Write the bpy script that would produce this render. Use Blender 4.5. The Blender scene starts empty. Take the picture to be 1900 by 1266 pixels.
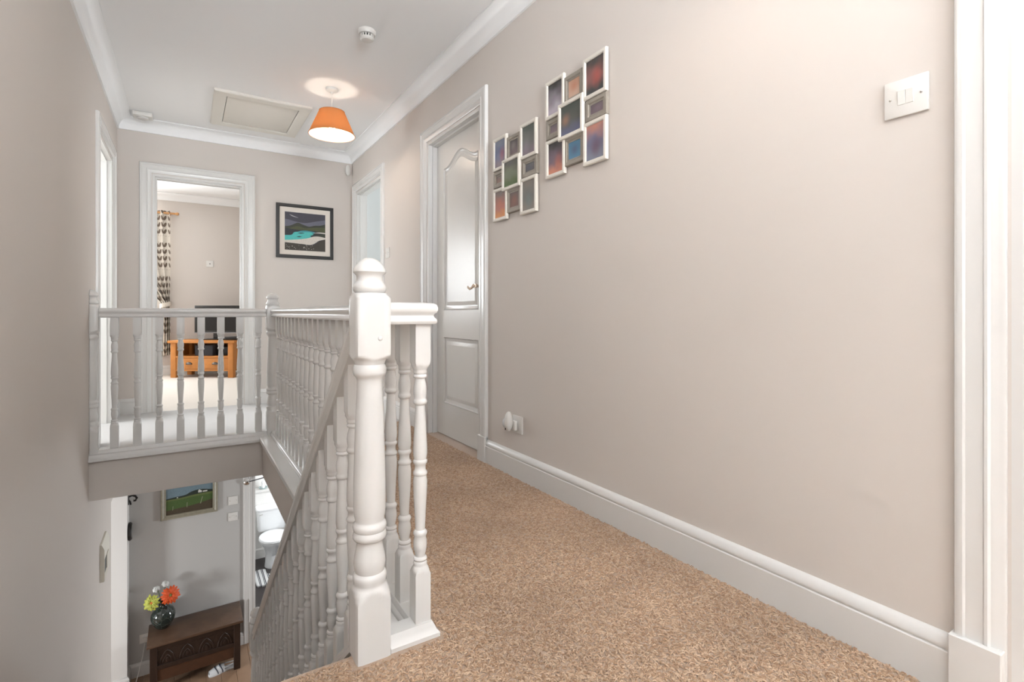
import bpy, bmesh, math, random
import numpy as np
from mathutils import Vector, Matrix
random.seed(7)
rng = np.random.default_rng(7)
scene = bpy.context.scene
COL = scene.collection
PI = math.pi

# ---------------------------------------------------------------- camera
YAW = math.atan2(606, 950)
EYE = 0.83
cam_d = bpy.data.cameras.new('camera')
cam_d.sensor_fit = 'HORIZONTAL'
cam_d.sensor_width = 36.0
cam_d.lens = 36.0 * 950 / 1900
cam_d.shift_y = (580 - 633) / 1900
cam_d.clip_start = 0.02
cam = bpy.data.objects.new('camera', cam_d)
COL.objects.link(cam)
cam.location = (0, 0, EYE)
cam.rotation_euler = (PI / 2, 0, -YAW)
scene.camera = cam

# ---------------------------------------------------------------- world, daylight, exposure
scene.view_settings.view_transform = 'Standard'
scene.view_settings.look = 'None'
scene.view_settings.gamma = 1.0
scene.view_settings.use_curve_mapping = False
scene.view_settings.exposure = 0.73
world = bpy.data.worlds.new('world')
scene.world = world
world.use_nodes = True
world.node_tree.nodes['Background'].inputs[0].default_value = (0.86, 0.93, 1.0, 1)
world.node_tree.nodes['Background'].inputs[1].default_value = 1.0


def daylight(name, loc, aim, sx, sz, watts, col=(0.93, 0.97, 1.0)):
    """daylight entering through one of the windows built further down, or fill at an added one"""
    d = bpy.data.lights.new(name, 'AREA')
    d.shape = 'RECTANGLE'
    d.size, d.size_y = sx, sz
    d.energy = watts
    d.color = col
    o = bpy.data.objects.new(name, d)
    COL.objects.link(o)
    o.location = loc
    o.rotation_euler = Vector(aim).to_track_quat('-Z', 'Y').to_euler()
    return o


XL_ = -0.465
daylight('added_landing_uplight', (0.45, -2.36, 1.5), (0, 1, 0.9), 1.5, 1.3, 95, (0.89, 0.95, 1.0)).data.spread = math.radians(102)   # added uplight for the ceiling, at a made-up window behind the camera
daylight('added_side_fill', (XL_ + 0.03, -0.75, 1.45), (1, 0, 0), 1.3, 1.2, 1.0, (0.9, 0.96, 1.0))  # added fill for the right wall, at a window put in for it
daylight('daylight_bedroom_window', (-1.05, 8.16, 1.5), (0, -1, 0), 1.4, 1.2, 60)
daylight('daylight_side_room', (-2.62, 4.6, 1.45), (1, 0, 0), 1.5, 1.3, 54)
daylight('daylight_near_room', (3.32, 0.1, 1.5), (-1, 0, 0), 1.5, 1.3, 75, (0.90, 0.955, 1.0))
daylight('daylight_right_room', (3.42, 5.0, 1.45), (-1, 0, 0), 1.4, 1.2, 26)
daylight('daylight_hall_window', (2.52, 4.9, -1.45), (-1, 0, 0), 0.35, 0.5, 16)
daylight('daylight_lower_room', (-2.62, 4.6, -1.7), (1, 0.3, 0), 0.4, 0.5, 28)
daylight('daylight_cloakroom', (1.82, 7.1, -1.2), (-1, 0, -0.2), 0.7, 0.8, 16)

# ---------------------------------------------------------------- materials
MATS = {}


def mat(name, col, rough=0.5, spec=0.5, metal=0.0, coat=0.0, noise=None, bump=None, emit=None, sheen=0.0):
    """noise=(scale, amount) colour mottling, bump=(scale, strength, stretch)"""
    if name in MATS:
        return MATS[name]
    m = bpy.data.materials.new(name)
    m.use_nodes = True
    nt = m.node_tree
    b = nt.nodes['Principled BSDF']
    b.inputs['Base Color'].default_value = (*col, 1)
    b.inputs['Roughness'].default_value = rough
    b.inputs['Specular IOR Level'].default_value = spec
    b.inputs['Metallic'].default_value = metal
    b.inputs['Coat Weight'].default_value = coat
    b.inputs['Sheen Weight'].default_value = sheen
    if emit:
        b.inputs['Emission Color'].default_value = (*emit[0], 1)
        b.inputs['Emission Strength'].default_value = emit[1]
    tc = nt.nodes.new('ShaderNodeTexCoord')
    if noise:
        n = nt.nodes.new('ShaderNodeTexNoise')
        n.inputs['Scale'].default_value = noise[0]
        n.inputs['Detail'].default_value = 4
        nt.links.new(tc.outputs['Object'], n.inputs['Vector'])
        mx = nt.nodes.new('ShaderNodeMix')
        mx.data_type = 'RGBA'
        a = noise[1]
        mx.inputs[6].default_value = (*[max(0, c * (1 - a)) for c in col], 1)
        mx.inputs[7].default_value = (*[min(1, c * (1 + a)) for c in col], 1)
        nt.links.new(n.outputs['Fac'], mx.inputs[0])
        nt.links.new(mx.outputs[2], b.inputs['Base Color'])
    if bump:
        mp = nt.nodes.new('ShaderNodeMapping')
        mp.inputs['Scale'].default_value = bump[2] if len(bump) > 2 else (1, 1, 1)
        nt.links.new(tc.outputs['Object'], mp.inputs['Vector'])
        n2 = nt.nodes.new('ShaderNodeTexNoise')
        n2.inputs['Scale'].default_value = bump[0]
        n2.inputs['Detail'].default_value = 3
        nt.links.new(mp.outputs[0], n2.inputs['Vector'])
        bp = nt.nodes.new('ShaderNodeBump')
        bp.inputs['Strength'].default_value = bump[1]
        bp.inputs['Distance'].default_value = 0.002
        nt.links.new(n2.outputs['Fac'], bp.inputs['Height'])
        nt.links.new(bp.outputs[0], b.inputs['Normal'])
    MATS[name] = m
    return m


def srgb(r, g, b):
    f = lambda c: (c / 255 / 12.92) if c <= 10 else ((c / 255 + 0.055) / 1.055) ** 2.4
    return (f(r), f(g), f(b))


WALL = mat('greige_wall_paint', srgb(213, 205, 198), 0.75, 0.3, bump=(140, 0.05))
CEIL = mat('white_ceiling_paint', srgb(245, 245, 245), 0.9, 0.2, bump=(90, 0.04))
GLOSS = mat('white_gloss_paint', srgb(221, 219, 216), 0.22, 0.5, bump=(18, 0.012))
DOORW = mat('grained_white_door_paint', srgb(228, 226, 222), 0.24, 0.5, bump=(60, 0.25, (6, 6, 0.35)))
PLAST = mat('white_plastic', srgb(222, 219, 214), 0.35)
CARPET = mat('beige_carpet', srgb(178, 152, 130), 0.95, 0.1, noise=(260, 0.16), bump=(420, 1.0), sheen=0.4)
PALECARPET = mat('pale_bedroom_carpet', srgb(222, 214, 204), 0.95, 0.1, noise=(200, 0.06), bump=(300, 0.6), sheen=0.2)
CHROME = mat('chrome', (0.75, 0.74, 0.72), 0.12, metal=1.0)
BRASS = mat('polished_nickel', (0.78, 0.66, 0.55), 0.15, metal=1.0)
STEEL = mat('dull_hinge_steel', (0.28, 0.26, 0.24), 0.4, metal=1.0)
BLACK = mat('black_paint', srgb(24, 22, 21), 0.4)
DARK = mat('dark_gap', srgb(50, 47, 44), 0.9)
OAK = mat('oak_wood', srgb(196, 128, 62), 0.45, noise=(14, 0.18), bump=(60, 0.15, (1, 1, 0.15)))
DOAK = mat('dark_carved_oak', srgb(50, 35, 28), 0.35, noise=(18, 0.35), bump=(50, 0.3))
LIDOAK = mat('worn_dark_oak_lid', srgb(88, 66, 51), 0.34, noise=(7, 0.6), bump=(60, 0.2, (0.2, 1, 1)))
PLANK = mat('oak_floor_boards', srgb(150, 120, 96), 0.4, noise=(7, 0.2), bump=(40, 0.1, (1, 0.1, 1)))
DTILE = mat('dark_vinyl_floor', srgb(52, 46, 46), 0.3, noise=(12, 0.2))
CERAM = mat('white_ceramic', srgb(238, 239, 240), 0.12, 0.6, coat=0.3)
WCWALL = mat('white_cloakroom_paint', srgb(226, 224, 221), 0.7, 0.3)
HALLW = mat('cool_grey_hall_paint', srgb(188, 186, 183), 0.75, 0.3)
GREYW = mat('pale_blue_grey_paint', srgb(206, 210, 210), 0.75, 0.3)


# ---------------------------------------------------------------- mesh helpers
class MB:
    def __init__(self):
        self.v, self.f, self.mi, self.uv = [], [], [], {}

    def add(self, verts, faces, mi=0, M=None):
        o = len(self.v)
        for p in verts:
            p = Vector(p)
            if M is not None:
                p = M @ p
            self.v.append(tuple(p))
        for f in faces:
            self.f.append(tuple(i + o for i in f))
            self.mi.append(mi)
        return self

    def box(self, x0, x1, y0, y1, z0, z1, mi=0, M=None):
        x0, x1 = min(x0, x1), max(x0, x1)
        y0, y1 = min(y0, y1), max(y0, y1)
        z0, z1 = min(z0, z1), max(z0, z1)
        v = [(x0, y0, z0), (x1, y0, z0), (x1, y1, z0), (x0, y1, z0), (x0, y0, z1), (x1, y0, z1), (x1, y1, z1), (x0, y1, z1)]
        f = [(0, 3, 2, 1), (4, 5, 6, 7), (0, 1, 5, 4), (1, 2, 6, 5), (2, 3, 7, 6), (3, 0, 4, 7)]
        return self.add(v, f, mi, M)

    def bbox(self, x0, x1, y0, y1, z0, z1, r=0.003, seg=2, mi=0, M=None):
        """box with rounded edges"""
        bm = bmesh.new()
        bmesh.ops.create_cube(bm, size=1)
        for p in bm.verts:
            p.co = Vector(((x0 + x1) / 2 + p.co.x * (x1 - x0), (y0 + y1) / 2 + p.co.y * (y1 - y0), (z0 + z1) / 2 + p.co.z * (z1 - z0)))
        bmesh.ops.bevel(bm, geom=bm.edges[:], offset=r, segments=seg, profile=0.5, affect='EDGES')
        bm.verts.index_update()
        self.add([p.co.copy() for p in bm.verts], [[q.index for q in f.verts] for f in bm.faces], mi, M)
        bm.free()
        return self

    def rings(self, rings, cap0=True, cap1=True, closed=False, mi=0, M=None):
        n = len(rings[0])
        v = [p for r in rings for p in r]
        f = []
        m = len(rings)
        for i in range(m if closed else m - 1):
            a, b = i * n, ((i + 1) % m) * n
            for j in range(n):
                k = (j + 1) % n
                f.append((a + j, a + k, b + k, b + j))
        if not closed:
            if cap0:
                f.append(tuple(range(n - 1, -1, -1)))
            if cap1:
                f.append(tuple(range((m - 1) * n, m * n)))
        return self.add(v, f, mi, M)

    def lathe(self, prof, c=(0, 0, 0), seg=24, cap=(True, True), mi=0, M=None):
        """prof = [(r, z)] turned about z"""
        R = [[(c[0] + r * math.cos(2 * PI * j / seg), c[1] + r * math.sin(2 * PI * j / seg), c[2] + z) for j in range(seg)] for r, z in prof]
        return self.rings(R, cap[0], cap[1], mi=mi, M=M)

    def turned(self, prof, seg=16, ease=2.0, mi=0, M=None):
        """prof = [(z, a, R)]: square of half width a cut by a circle of radius R; slope shears marked levels"""
        R = []
        for lv in prof:
            z, a, rad = lv[:3]
            sh = lv[3] if len(lv) > 3 else 0
            ring = []
            for j in range(seg):
                t = 2 * PI * j / seg + PI / 4
                c_, s_ = math.cos(t), math.sin(t)
                rr = min(a / max(abs(c_), abs(s_)), rad, a * ease)
                ring.append((rr * c_, rr * s_, z + sh * rr * s_))
            R.append(ring)
        return self.rings(R, mi=mi, M=M)

    def sweep(self, path, prof, n, closed=False, mi=0, M=None):
        """profile (a, b): a along dir x n, b along n; mitred corners"""
        path = [Vector(p) for p in path]
        n = Vector(n).normalized()
        N = len(path)
        R = []
        for i, p in enumerate(path):
            ds = []
            if closed or i > 0:
                ds.append((p - path[i - 1]).normalized())
            if closed or i < N - 1:
                ds.append((path[(i + 1) % N] - p).normalized())
            ss = [d.cross(n).normalized() for d in ds]
            if len(ss) == 2:
                k = 1 + ss[0].dot(ss[1])
                s_ = (ss[0] + ss[1]) / max(k, 0.15)
            else:
                s_ = ss[0]
            R.append([p + s_ * a + n * b for a, b in prof])
        return self.rings(R, closed=closed, mi=mi, M=M)

    def tube(self, path, r, seg=8, mi=0, M=None):
        path = [Vector(p) for p in path]
        R = []
        up = Vector((0.12, 0.31, 0.94)).normalized()
        for i, p in enumerate(path):
            d = (path[min(i + 1, len(path) - 1)] - path[max(i - 1, 0)]).normalized()
            s_ = d.cross(up).normalized()
            t_ = s_.cross(d)
            rr = r[i] if isinstance(r, (list, tuple)) else r
            R.append([p + (s_ * math.cos(2 * PI * j / seg) + t_ * math.sin(2 * PI * j / seg)) * rr for j in range(seg)])
        return self.rings(R, mi=mi, M=M)

    def prism(self, poly, a0, a1, axis='y', mi=0, M=None):
        """poly in the plane across the axis, extruded from a0 to a1"""
        def P(q, a):
            return {'x': (a, q[0], q[1]), 'y': (q[0], a, q[1]), 'z': (q[0], q[1], a)}[axis]
        return self.rings([[P(q, a0) for q in poly], [P(q, a1) for q in poly]], mi=mi, M=M)

    def ball(self, c, r, seg=16, rings=10, mi=0, M=None, z0=-1.0, z1=1.0):
        prof = []
        for i in range(rings + 1):
            t = math.asin(z0) + (math.asin(z1) - math.asin(z0)) * i / rings
            prof.append((max(1e-4, math.cos(t)), math.sin(t)))
        rx, ry, rz = r if isinstance(r, (list, tuple)) else (r, r, r)
        R = [[(c[0] + rx * q * math.cos(2 * PI * j / seg), c[1] + ry * q * math.sin(2 * PI * j / seg), c[2] + rz * z) for j in range(seg)] for q, z in prof]
        return self.rings(R, mi=mi, M=M)

    def mesh(self, name, mats, smooth=35):
        me = bpy.data.meshes.new(name)
        me.from_pydata(self.v, [], self.f)
        for m in mats:
            me.materials.append(m)
        bm = bmesh.new()
        bm.from_mesh(me)
        bmesh.ops.recalc_face_normals(bm, faces=bm.faces)
        bm.to_mesh(me)
        bm.free()
        if len(mats) > 1:
            me.polygons.foreach_set('material_index', self.mi)
        if smooth:
            me.polygons.foreach_set('use_smooth', [True] * len(me.polygons))
            me.set_sharp_from_angle(angle=math.radians(smooth))
        return me


def link(name, me, parent=None, loc=(0, 0, 0), rot=(0, 0, 0)):
    o = bpy.data.objects.new(name, me)
    COL.objects.link(o)
    o.location = loc
    o.rotation_euler = rot
    if parent is not None:
        o.parent = parent
    return o


def build(name, mb, mats, parent=None, loc=(0, 0, 0), rot=(0, 0, 0), smooth=35, world=False):
    """world=True: vertices are in world coordinates although the object has a parent"""
    mats = mats if isinstance(mats, (list, tuple)) else [mats]
    o = link(name, mb.mesh(name, mats, smooth), parent, loc, rot)
    if parent is not None and world:
        L = Vector((0, 0, 0))
        p = parent
        while p is not None:
            L += p.location
            p = p.parent
        o.location = -L
    return o


def thing(name, label, cat, loc=(0, 0, 0), rotz=0, group=None):
    o = link(name, None, None, loc, (0, 0, rotz))
    tag(o, label, cat, group)
    return o


def tag(o, label, cat, group=None):
    o['label'] = label
    o['category'] = cat
    if group:
        o['group'] = group
    return o


def struct(o, label=None):
    o['kind'] = 'structure'
    if label:
        o['label'] = label
    return o


def base_at(o, c):
    """move a world-built mesh so that its origin sits at c"""
    o.data.transform(Matrix.Translation(-Vector(c)))
    o.location = c
    return o


# ---------------------------------------------------------------- key dimensions (metres; landing floor is z = 0)
XL, XR = -0.465, 1.41          # landing side walls
YE = 5.2                        # end wall
YB = -2.4                       # wall behind
ZC = 2.41                       # ceiling
ZF = -2.62                      # hall floor below
ZU = -0.25                      # hall ceiling below
XW = 0.431                      # edge of stairwell beside the landing
YW = 3.76                       # far edge of stairwell
YT = 1.25                       # top riser
YH = 6.0                        # hall back wall
GO, RI = 0.2316, -ZF / 13       # going and riser
SL = RI / GO


# ---------------------------------------------------------------- walls
def wall(name, x0, x1, y0, y1, z0, z1, openings=(), m=WALL, label=None):
    """openings (a0, a1, z0, z1), a measured along the long side"""
    mb = MB()
    alongx = (x1 - x0) > (y1 - y0)
    A0, A1 = (x0, x1) if alongx else (y0, y1)
    As = sorted({A0, A1, *[min(max(o[i], A0), A1) for o in openings for i in (0, 1)]})
    Zs = sorted({z0, z1, *[min(max(o[i], z0), z1) for o in openings for i in (2, 3)]})
    for a, b in zip(As, As[1:]):
        runs = []
        for c, d in zip(Zs, Zs[1:]):
            mid = ((a + b) / 2, (c + d) / 2)
            if any(o[0] < mid[0] < o[1] and o[2] < mid[1] < o[3] for o in openings):
                continue
            if runs and abs(runs[-1][1] - c) < 1e-6:
                runs[-1][1] = d
            else:
                runs.append([c, d])
        for c, d in runs:
            if alongx:
                mb.box(a, b, y0, y1, c, d)
            else:
                mb.box(x0, x1, a, b, c, d)
    return struct(build(name, mb, m, smooth=None), label)


D1 = (2.545, 3.300)     # closed panelled door, right wall
D2 = (4.285, 5.040)     # open doorway, right wall
D3 = (-0.44, 0.330)     # nearest doorway, right wall
DL = (4.110, 4.870)     # doorway, left wall
DE = (-0.231, 0.446)    # bedroom doorway, end wall
DH = 1.985
WC = (0.595, 1.290)
WN = (-0.30, 1.20, 0.85, 2.15)

wall('wall_left', XL - 0.1, XL, YB, YE + 0.1, ZF, ZC, [(-1.40, -0.10, 0.85, 2.05), (DL[0], DL[1], -0.05, DH), (4.80, 5.4, ZF, -0.58)])
wall('wall_right', XR, XR + 0.1, YB, YE + 0.1, ZU, ZC, [(D1[0], D1[1], -0.05, DH + 0.015), (D2[0], D2[1], -0.05, DH + 0.015), (D3[0], D3[1], -0.05, DH + 0.015)])
wall('wall_end', XL - 0.1, XR + 0.1, YE, YE + 0.1, 0, ZC, [(DE[0], DE[1], 0, DH)])
wall('wall_behind', XL - 0.1, XR + 0.1, YB - 0.1, YB, ZU, ZC, [WN])
# bedroom beyond the end wall
wall('wall_bedroom_far', -2.1, 1.9, 8.2, 8.3, 0, ZC, [(-1.75, -0.36, 0.88, 2.08)])
wall('wall_bedroom_left', -2.2, -2.1, YE + 0.1, 8.3, 0, ZC)
wall('wall_bedroom_right', 1.8, 1.9, YE + 0.1, 8.2, 0, ZC)
wall('wall_bedroom_near_right', XR + 0.1, 1.9, YE, YE + 0.1, 0, ZC, m=GREYW)
wall('wall_bedroom_near', -2.2, XL - 0.1, YE + 0.05, YE + 0.15, 0, ZC)
# side rooms
wall('wall_side_room_far', -2.8, -2.7, 3.4, YE + 0.05, 0, ZC, [(3.85, 5.35, 0.8, 2.1)])
wall('wall_side_room_near', -2.8, XL - 0.1, 3.3, 3.4, 0, ZC, m=GREYW)
wall('wall_right_room_far', 3.5, 3.6, 3.6, 6.6, 0, ZC, [(4.3, 5.7, 0.85, 2.05)], m=GREYW)
wall('wall_right_room_near', XR + 0.1, 3.5, 3.5, 3.6, 0, ZC, m=GREYW)
wall('wall_right_room_end', 1.9, 3.5, 6.5, 6.6, 0, ZC, m=GREYW)
wall('wall_right_room_side', 1.9, 2.0, 5.3, 6.5, 0, ZC, m=GREYW)
wall('wall_near_room_far', 3.4, 3.5, -1.6, 1.6, 0, ZC, [(-0.65, 0.85, 0.85, 2.15)])
wall('wall_near_room_near', XR + 0.1, 3.5, -1.7, -1.6, 0, ZC)
wall('wall_near_room_end', XR + 0.1, 3.5, 1.6, 1.7, 0, ZC)
# hall below
wall('wall_hall_back', XL - 0.1, 2.7, YH, YH + 0.1, ZF, ZU, [(WC[0], WC[1], ZF, -0.66)], m=HALLW)
wall('wall_hall_right', 2.6, 2.7, 0.9, YH, ZF, ZU, [(4.4, 5.4, -2.15, -0.8)])
wall('wall_hall_front', XL - 0.1, 2.7, 0.9, 1.0, ZF, ZU)
wall('wall_hall_nib', XL - 0.1, -0.447, 5.82, YH, ZF, ZU, m=WCWALL)
wall('wall_hall_left_upper', XL - 0.1, XL, YE + 0.1, 5.82, -0.58, ZU)
wall('wall_lower_room_far', -2.8, -2.7, 3.6, 6.8, ZF, ZU, [(4.3, 5.7, -2.1, -0.8)])
wall('wall_lower_room_near', -2.7, XL - 0.1, 3.6, 3.7, ZF, ZU)
wall('wall_lower_room_end', -2.7, XL - 0.1, 6.7, 6.8, ZF, ZU)
# cloakroom
wall('wall_cloakroom_back', 0.3, 1.95, 8.12, 8.22, ZF, ZU, m=WCWALL)
wall('wall_cloakroom_left', 0.3, 0.4, YH + 0.1, 8.12, ZF, ZU, m=WCWALL)
wall('wall_cloakroom_right', 1.9, 2.0, YH + 0.1, 8.12, ZF, ZU, [(6.75, 7.45, -1.6, -0.8)], m=WCWALL)
# painted fascia of the landing around the stairwell
wall('wall_stairwell_far', XL, XW, YW, YW + 0.1, ZU, -0.02)
wall('wall_stairwell_side', XW, XW + 0.1, YT, YW + 0.1, ZU, -0.02)

# floors and ceilings
def slab(name, rects, z0, z1, m):
    mb = MB()
    for x0, x1, y0, y1 in rects:
        mb.box(x0, x1, y0, y1, z0, z1)
    return struct(build(name, mb, m, smooth=None))


slab('floor', [(XL, XW, YB, YT), (XW, XR, YB, YW), (XR, XR + 0.1, *D1), (XR, XR + 0.1, *D3)], -0.02, 0, CARPET)
slab('floor_rear_landing', [(XL, XR, YW, YE), (XR, XR + 0.1, *D2), (XL - 0.1, XL, *DL)], -0.02, 0, mat('daylight_greyed_carpet', srgb(184, 181, 178), 0.95, 0.1, noise=(220, 0.08), bump=(380, 0.8), sheen=0.3))  # same beige carpet, paled to grey: daylight put into its colour
slab('floor_bedroom', [(-2.1, 1.8, YE + 0.1, 8.2), (DE[0], DE[1], YE, YE + 0.1)], -0.03, -0.001, PALECARPET)
slab('floor_side_rooms', [(-2.7, XL - 0.1, 3.4, YE + 0.05), (XR + 0.1, 3.4, -1.6, 1.6), (XR + 0.1, 3.5, 3.6, 5.3), (2.0, 3.5, 5.3, 6.5)], -0.03, -0.001, PALECARPET)
slab('ceiling', [(XL, XR, YB, YE)], ZC, ZC + 0.05, CEIL)
slab('ceiling_bedroom', [(-2.1, 1.8, YE + 0.1, 8.2)], ZC, ZC + 0.05, CEIL)
slab('ceiling_side_rooms', [(-2.7, XL - 0.1, 3.4, YE + 0.05), (XR + 0.1, 3.4, -1.6, 1.6), (XR + 0.1, 3.5, 3.6, 5.3), (2.0, 3.5, 5.3, 6.5)], ZC, ZC + 0.05, CEIL)
for nm, rc in (('ceiling_hall', (XW + 0.1, 2.6, 1.0, YH)), ('ceiling_hall_rear', (XL - 0.1, XW + 0.1, YW + 0.1, YH)), ('ceiling_lower_room', (-2.7, XL - 0.1, 3.7, 6.7)), ('ceiling_cloakroom', (0.4, 1.9, YH + 0.1, 8.12)), ('ceiling_hall_front', (XL, XW + 0.1, 1.0, YT - 0.005))):
    slab(nm, [rc], ZU, ZU + 0.05, CEIL)
hall_floor = slab('floor_hall', [(XL - 0.1, 2.6, 1.0, YH), (-2.7, XL - 0.1, 3.7, 6.7), (WC[0], WC[1], YH, YH + 0.1)], ZF - 0.05, ZF - 0.012, PLANK)
pm = MB().bbox(-0.0615, 0.0615, -0.595, 0.595, 0, 0.012, 0.0015, 1).mesh('floor_board', [PLANK])
for i in range(16):
    for j in range(-1, 3):
        y = 4.0 + 0.6 + j * 1.2 - (0.45 if i % 2 else 0) - (0.2 if i % 3 == 0 else 0)
        if y - 0.6 < 3.2 or y + 0.6 > YH - 0.0:
            continue
        o = link('floor_board', pm, hall_floor, (XL + 0.065 + i * 0.125, y, ZF - 0.012))
for i in range(16):
    tops = [c for c in hall_floor.children if abs(c.location.x - (XL + 0.065 + i * 0.125)) < 1e-4]
    ym = max(c.location.y + 0.5965 for c in tops)
    L = YH - 0.002 - ym
    if L > 0.05:
        link('floor_board', MB().bbox(-0.0615, 0.0615, 0, L - 0.003, 0, 0.012, 0.0015, 1).mesh('floor_board', [PLANK]), hall_floor, (XL + 0.065 + i * 0.125, ym, ZF - 0.012))
slab('floor_cloakroom', [(0.4, 1.9, YH + 0.1, 8.12)], ZF - 0.05, ZF, DTILE)

# coving round the landing and bedroom
cov = [(0, 0)] + [(0.092 - 0.082 * math.cos(t * PI / 2 / 6) , -0.092 + 0.082 * math.sin(t * PI / 2 / 6)) for t in range(7)]
cov = [(0.0, -0.001), (0.0, -0.092), (0.012, -0.092)] + [(0.092 - 0.08 * math.cos(t * PI / 12), -0.086 + 0.078 * math.sin(t * PI / 12)) for t in range(0, 7)] + [(0.096, -0.008), (0.096, -0.001)]
covm = [(-a, b) for a, b in cov]
struct(build('trim_1', MB().sweep([(XL, YB, ZC), (XL, YE, ZC), (XR, YE, ZC), (XR, YB, ZC)], cov, (0, 0, 1)), CEIL), 'white plaster coving round the landing ceiling')
struct(build('trim_2', MB().sweep([(-2.1, 5.35, ZC), (-2.1, 8.2, ZC), (1.8, 8.2, ZC), (1.8, 5.3, ZC)], cov, (0, 0, 1)), CEIL), 'white plaster coving in the bedroom')

# skirting boards
sk = [(0, 0), (0.018, 0), (0.018, 0.092), (0.0165, 0.0935), (0.0135, 0.0945), (0.0135, 0.0985), (0.0165, 0.1000), (0.0168, 0.1045), (0.0150, 0.1120), (0.0110, 0.1200), (0.0060, 0.1255), (0, 0.128)]


def skirt(name, path, m=GLOSS, h=1.0):
    return struct(build(name, MB().sweep(path, [(a, b * h) for a, b in sk], (0, 0, 1)), m))


skirt('baseboard_right', [(XR, D1[0] - 0.087, 0), (XR, 0.425, 0)])
skirt('baseboard_right_far', [(XR, D2[0] - 0.087, 0), (XR, D1[1] + 0.087, 0)])
skirt('baseboard_right_rear', [(XR, D3[0] - 0.087, 0), (XR, YB, 0)])
skirt('baseboard_end', [(XL, DL[1] + 0.085, 0), (XL, YE, 0), (DE[0] - 0.085, YE, 0)])
skirt('baseboard_end_right', [(DE[1] + 0.085, YE, 0), (XR, YE, 0), (XR, D2[1] + 0.087, 0)])
skirt('baseboard_left_landing', [(XL, YW + 0.13, 0), (XL, DL[0] - 0.085, 0)])
skirt('baseboard_left_rear', [(XL, YB, 0), (XL, YT - 0.03, 0)])
skirt('baseboard_bedroom', [(-2.1, 8.2, -0.001), (1.8, 8.2, -0.001), (1.8, 5.3, -0.001)])
skirt('baseboard_hall', [(-0.447, 5.99, ZF), (-0.447, YH, ZF), (WC[0] - 0.086, YH, ZF)])
skirt('baseboard_hall_nib', [(XL - 0.08, 5.82, ZF), (-0.447, 5.82, ZF), (-0.447, 5.982, ZF)])
skirt('baseboard_cloakroom', [(0.4, 7.97, ZF), (1.9, 7.97, ZF)], h=1.05)

# architraves and door linings
arc = [(0, 0), (0.083, 0), (0.083, 0.010), (0.080, 0.018), (0.074, 0.021), (0.066, 0.021), (0.062, 0.017), (0.034, 0.0165), (0.031, 0.0195), (0.026, 0.0195), (0.022, 0.014), (0.014, 0.0125), (0.010, 0.009), (0.004, 0.008), (0, 0.005)]
NTRIM = [3]


def casing(a0, a1, top, at, axis, sign, depth=0.1, z0=0.0, arch_gap=0.006, blocks=True):
    """architrave on the face at x or y = at (outward normal = sign along axis), plus a lining of the given depth behind it"""
    P = (lambda a, z: (at, a, z)) if axis == 'x' else (lambda a, z: (a, at, z))
    n = (sign, 0, 0) if axis == 'x' else (0, sign, 0)
    g = arch_gap
    path = [P(a0 - g, z0), P(a0 - g, top + g), P(a1 + g, top + g), P(a1 + g, z0)]
    # outward side of the path must be dir x n
    d = Vector(path[1]) - Vector(path[0])
    side = d.cross(Vector(n))
    want = Vector(P(-1, 0)) - Vector(P(0, 0))
    if side.dot(want) < 0:
        path.reverse()
    o = struct(build('trim_%d' % NTRIM[0], MB().sweep(path, arc, n), GLOSS), 'white moulded architrave round a doorway')
    NTRIM[0] += 1
    mb = MB()
    b0, b1 = sorted((at, at - sign * depth))
    t = 0.018

    def bx(p0, p1, q0, q1, r0, r1):
        if axis == 'x':
            mb.box(q0, q1, p0, p1, r0, r1)
        else:
            mb.box(p0, p1, q0, q1, r0, r1)
    bx(a0, a0 + t, b0, b1, z0, top)
    bx(a1 - t, a1, b0, b1, z0, top)
    bx(a0 + t, a1 - t, b0, b1, top - t, top)
    # door stop
    m0, m1 = at - sign * depth * 0.30, at - sign * depth * 0.62
    m0, m1 = sorted((m0, m1))
    s_ = 0.011
    bx(a0 + t, a0 + t + s_, m0, m1, z0, top - t)
    bx(a1 - t - s_, a1 - t, m0, m1, z0, top - t)
    bx(a0 + t + s_, a1 - t - s_, m0, m1, top - t - s_, top - t)
    build('lining', mb, GLOSS, o)
    return o


c1 = casing(D1[0], D1[1], DH + 0.015, XR, 'x', -1)
c2 = casing(D2[0], D2[1], DH + 0.015, XR, 'x', -1)
c3 = casing(D3[0], D3[1], DH + 0.015, XR, 'x', -1)
cl = casing(DL[0], DL[1], DH, XL, 'x', 1)
ce = casing(DE[0], DE[1], DH, YE, 'y', -1)
cw = casing(WC[0], WC[1], -0.66, YH, 'y', -1, z0=ZF)
cb = casing(DE[0], DE[1], DH, YE + 0.1, 'y', 1, depth=0.002)
# plinth blocks at the feet of the right-wall architraves
mb = MB().bbox(XR - 0.030, XR, 0.338, 0.424, 0, 0.142, 0.002, 1)
build('plinth_block', mb, GLOSS, c3)
for a in (D1[0] - 0.089, ):
    build('plinth_block', MB().bbox(XR - 0.024, XR, a, a + 0.084, 0, 0.142, 0.002, 1), GLOSS, c1)
build('plinth_block', MB().bbox(XR - 0.024, XR, D1[1] + 0.005, D1[1] + 0.089, 0, 0.142, 0.002, 1), GLOSS, c1)
# hinges on the bedroom door lining
for z in (0.25, 1.03, 1.74):
    build('hinge', MB().bbox(DE[1] - 0.0205, DE[1] - 0.018, YE + 0.066, YE + 0.098, z, z + 0.09, 0.0006, 1), STEEL, ce)
for z in (1.62,):
    build('hinge', MB().bbox(XL - 0.03, XL - 0.002, DL[0] + 0.018, DL[0] + 0.0205, z, z + 0.1, 0.0006, 1), STEEL, cl)


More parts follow.
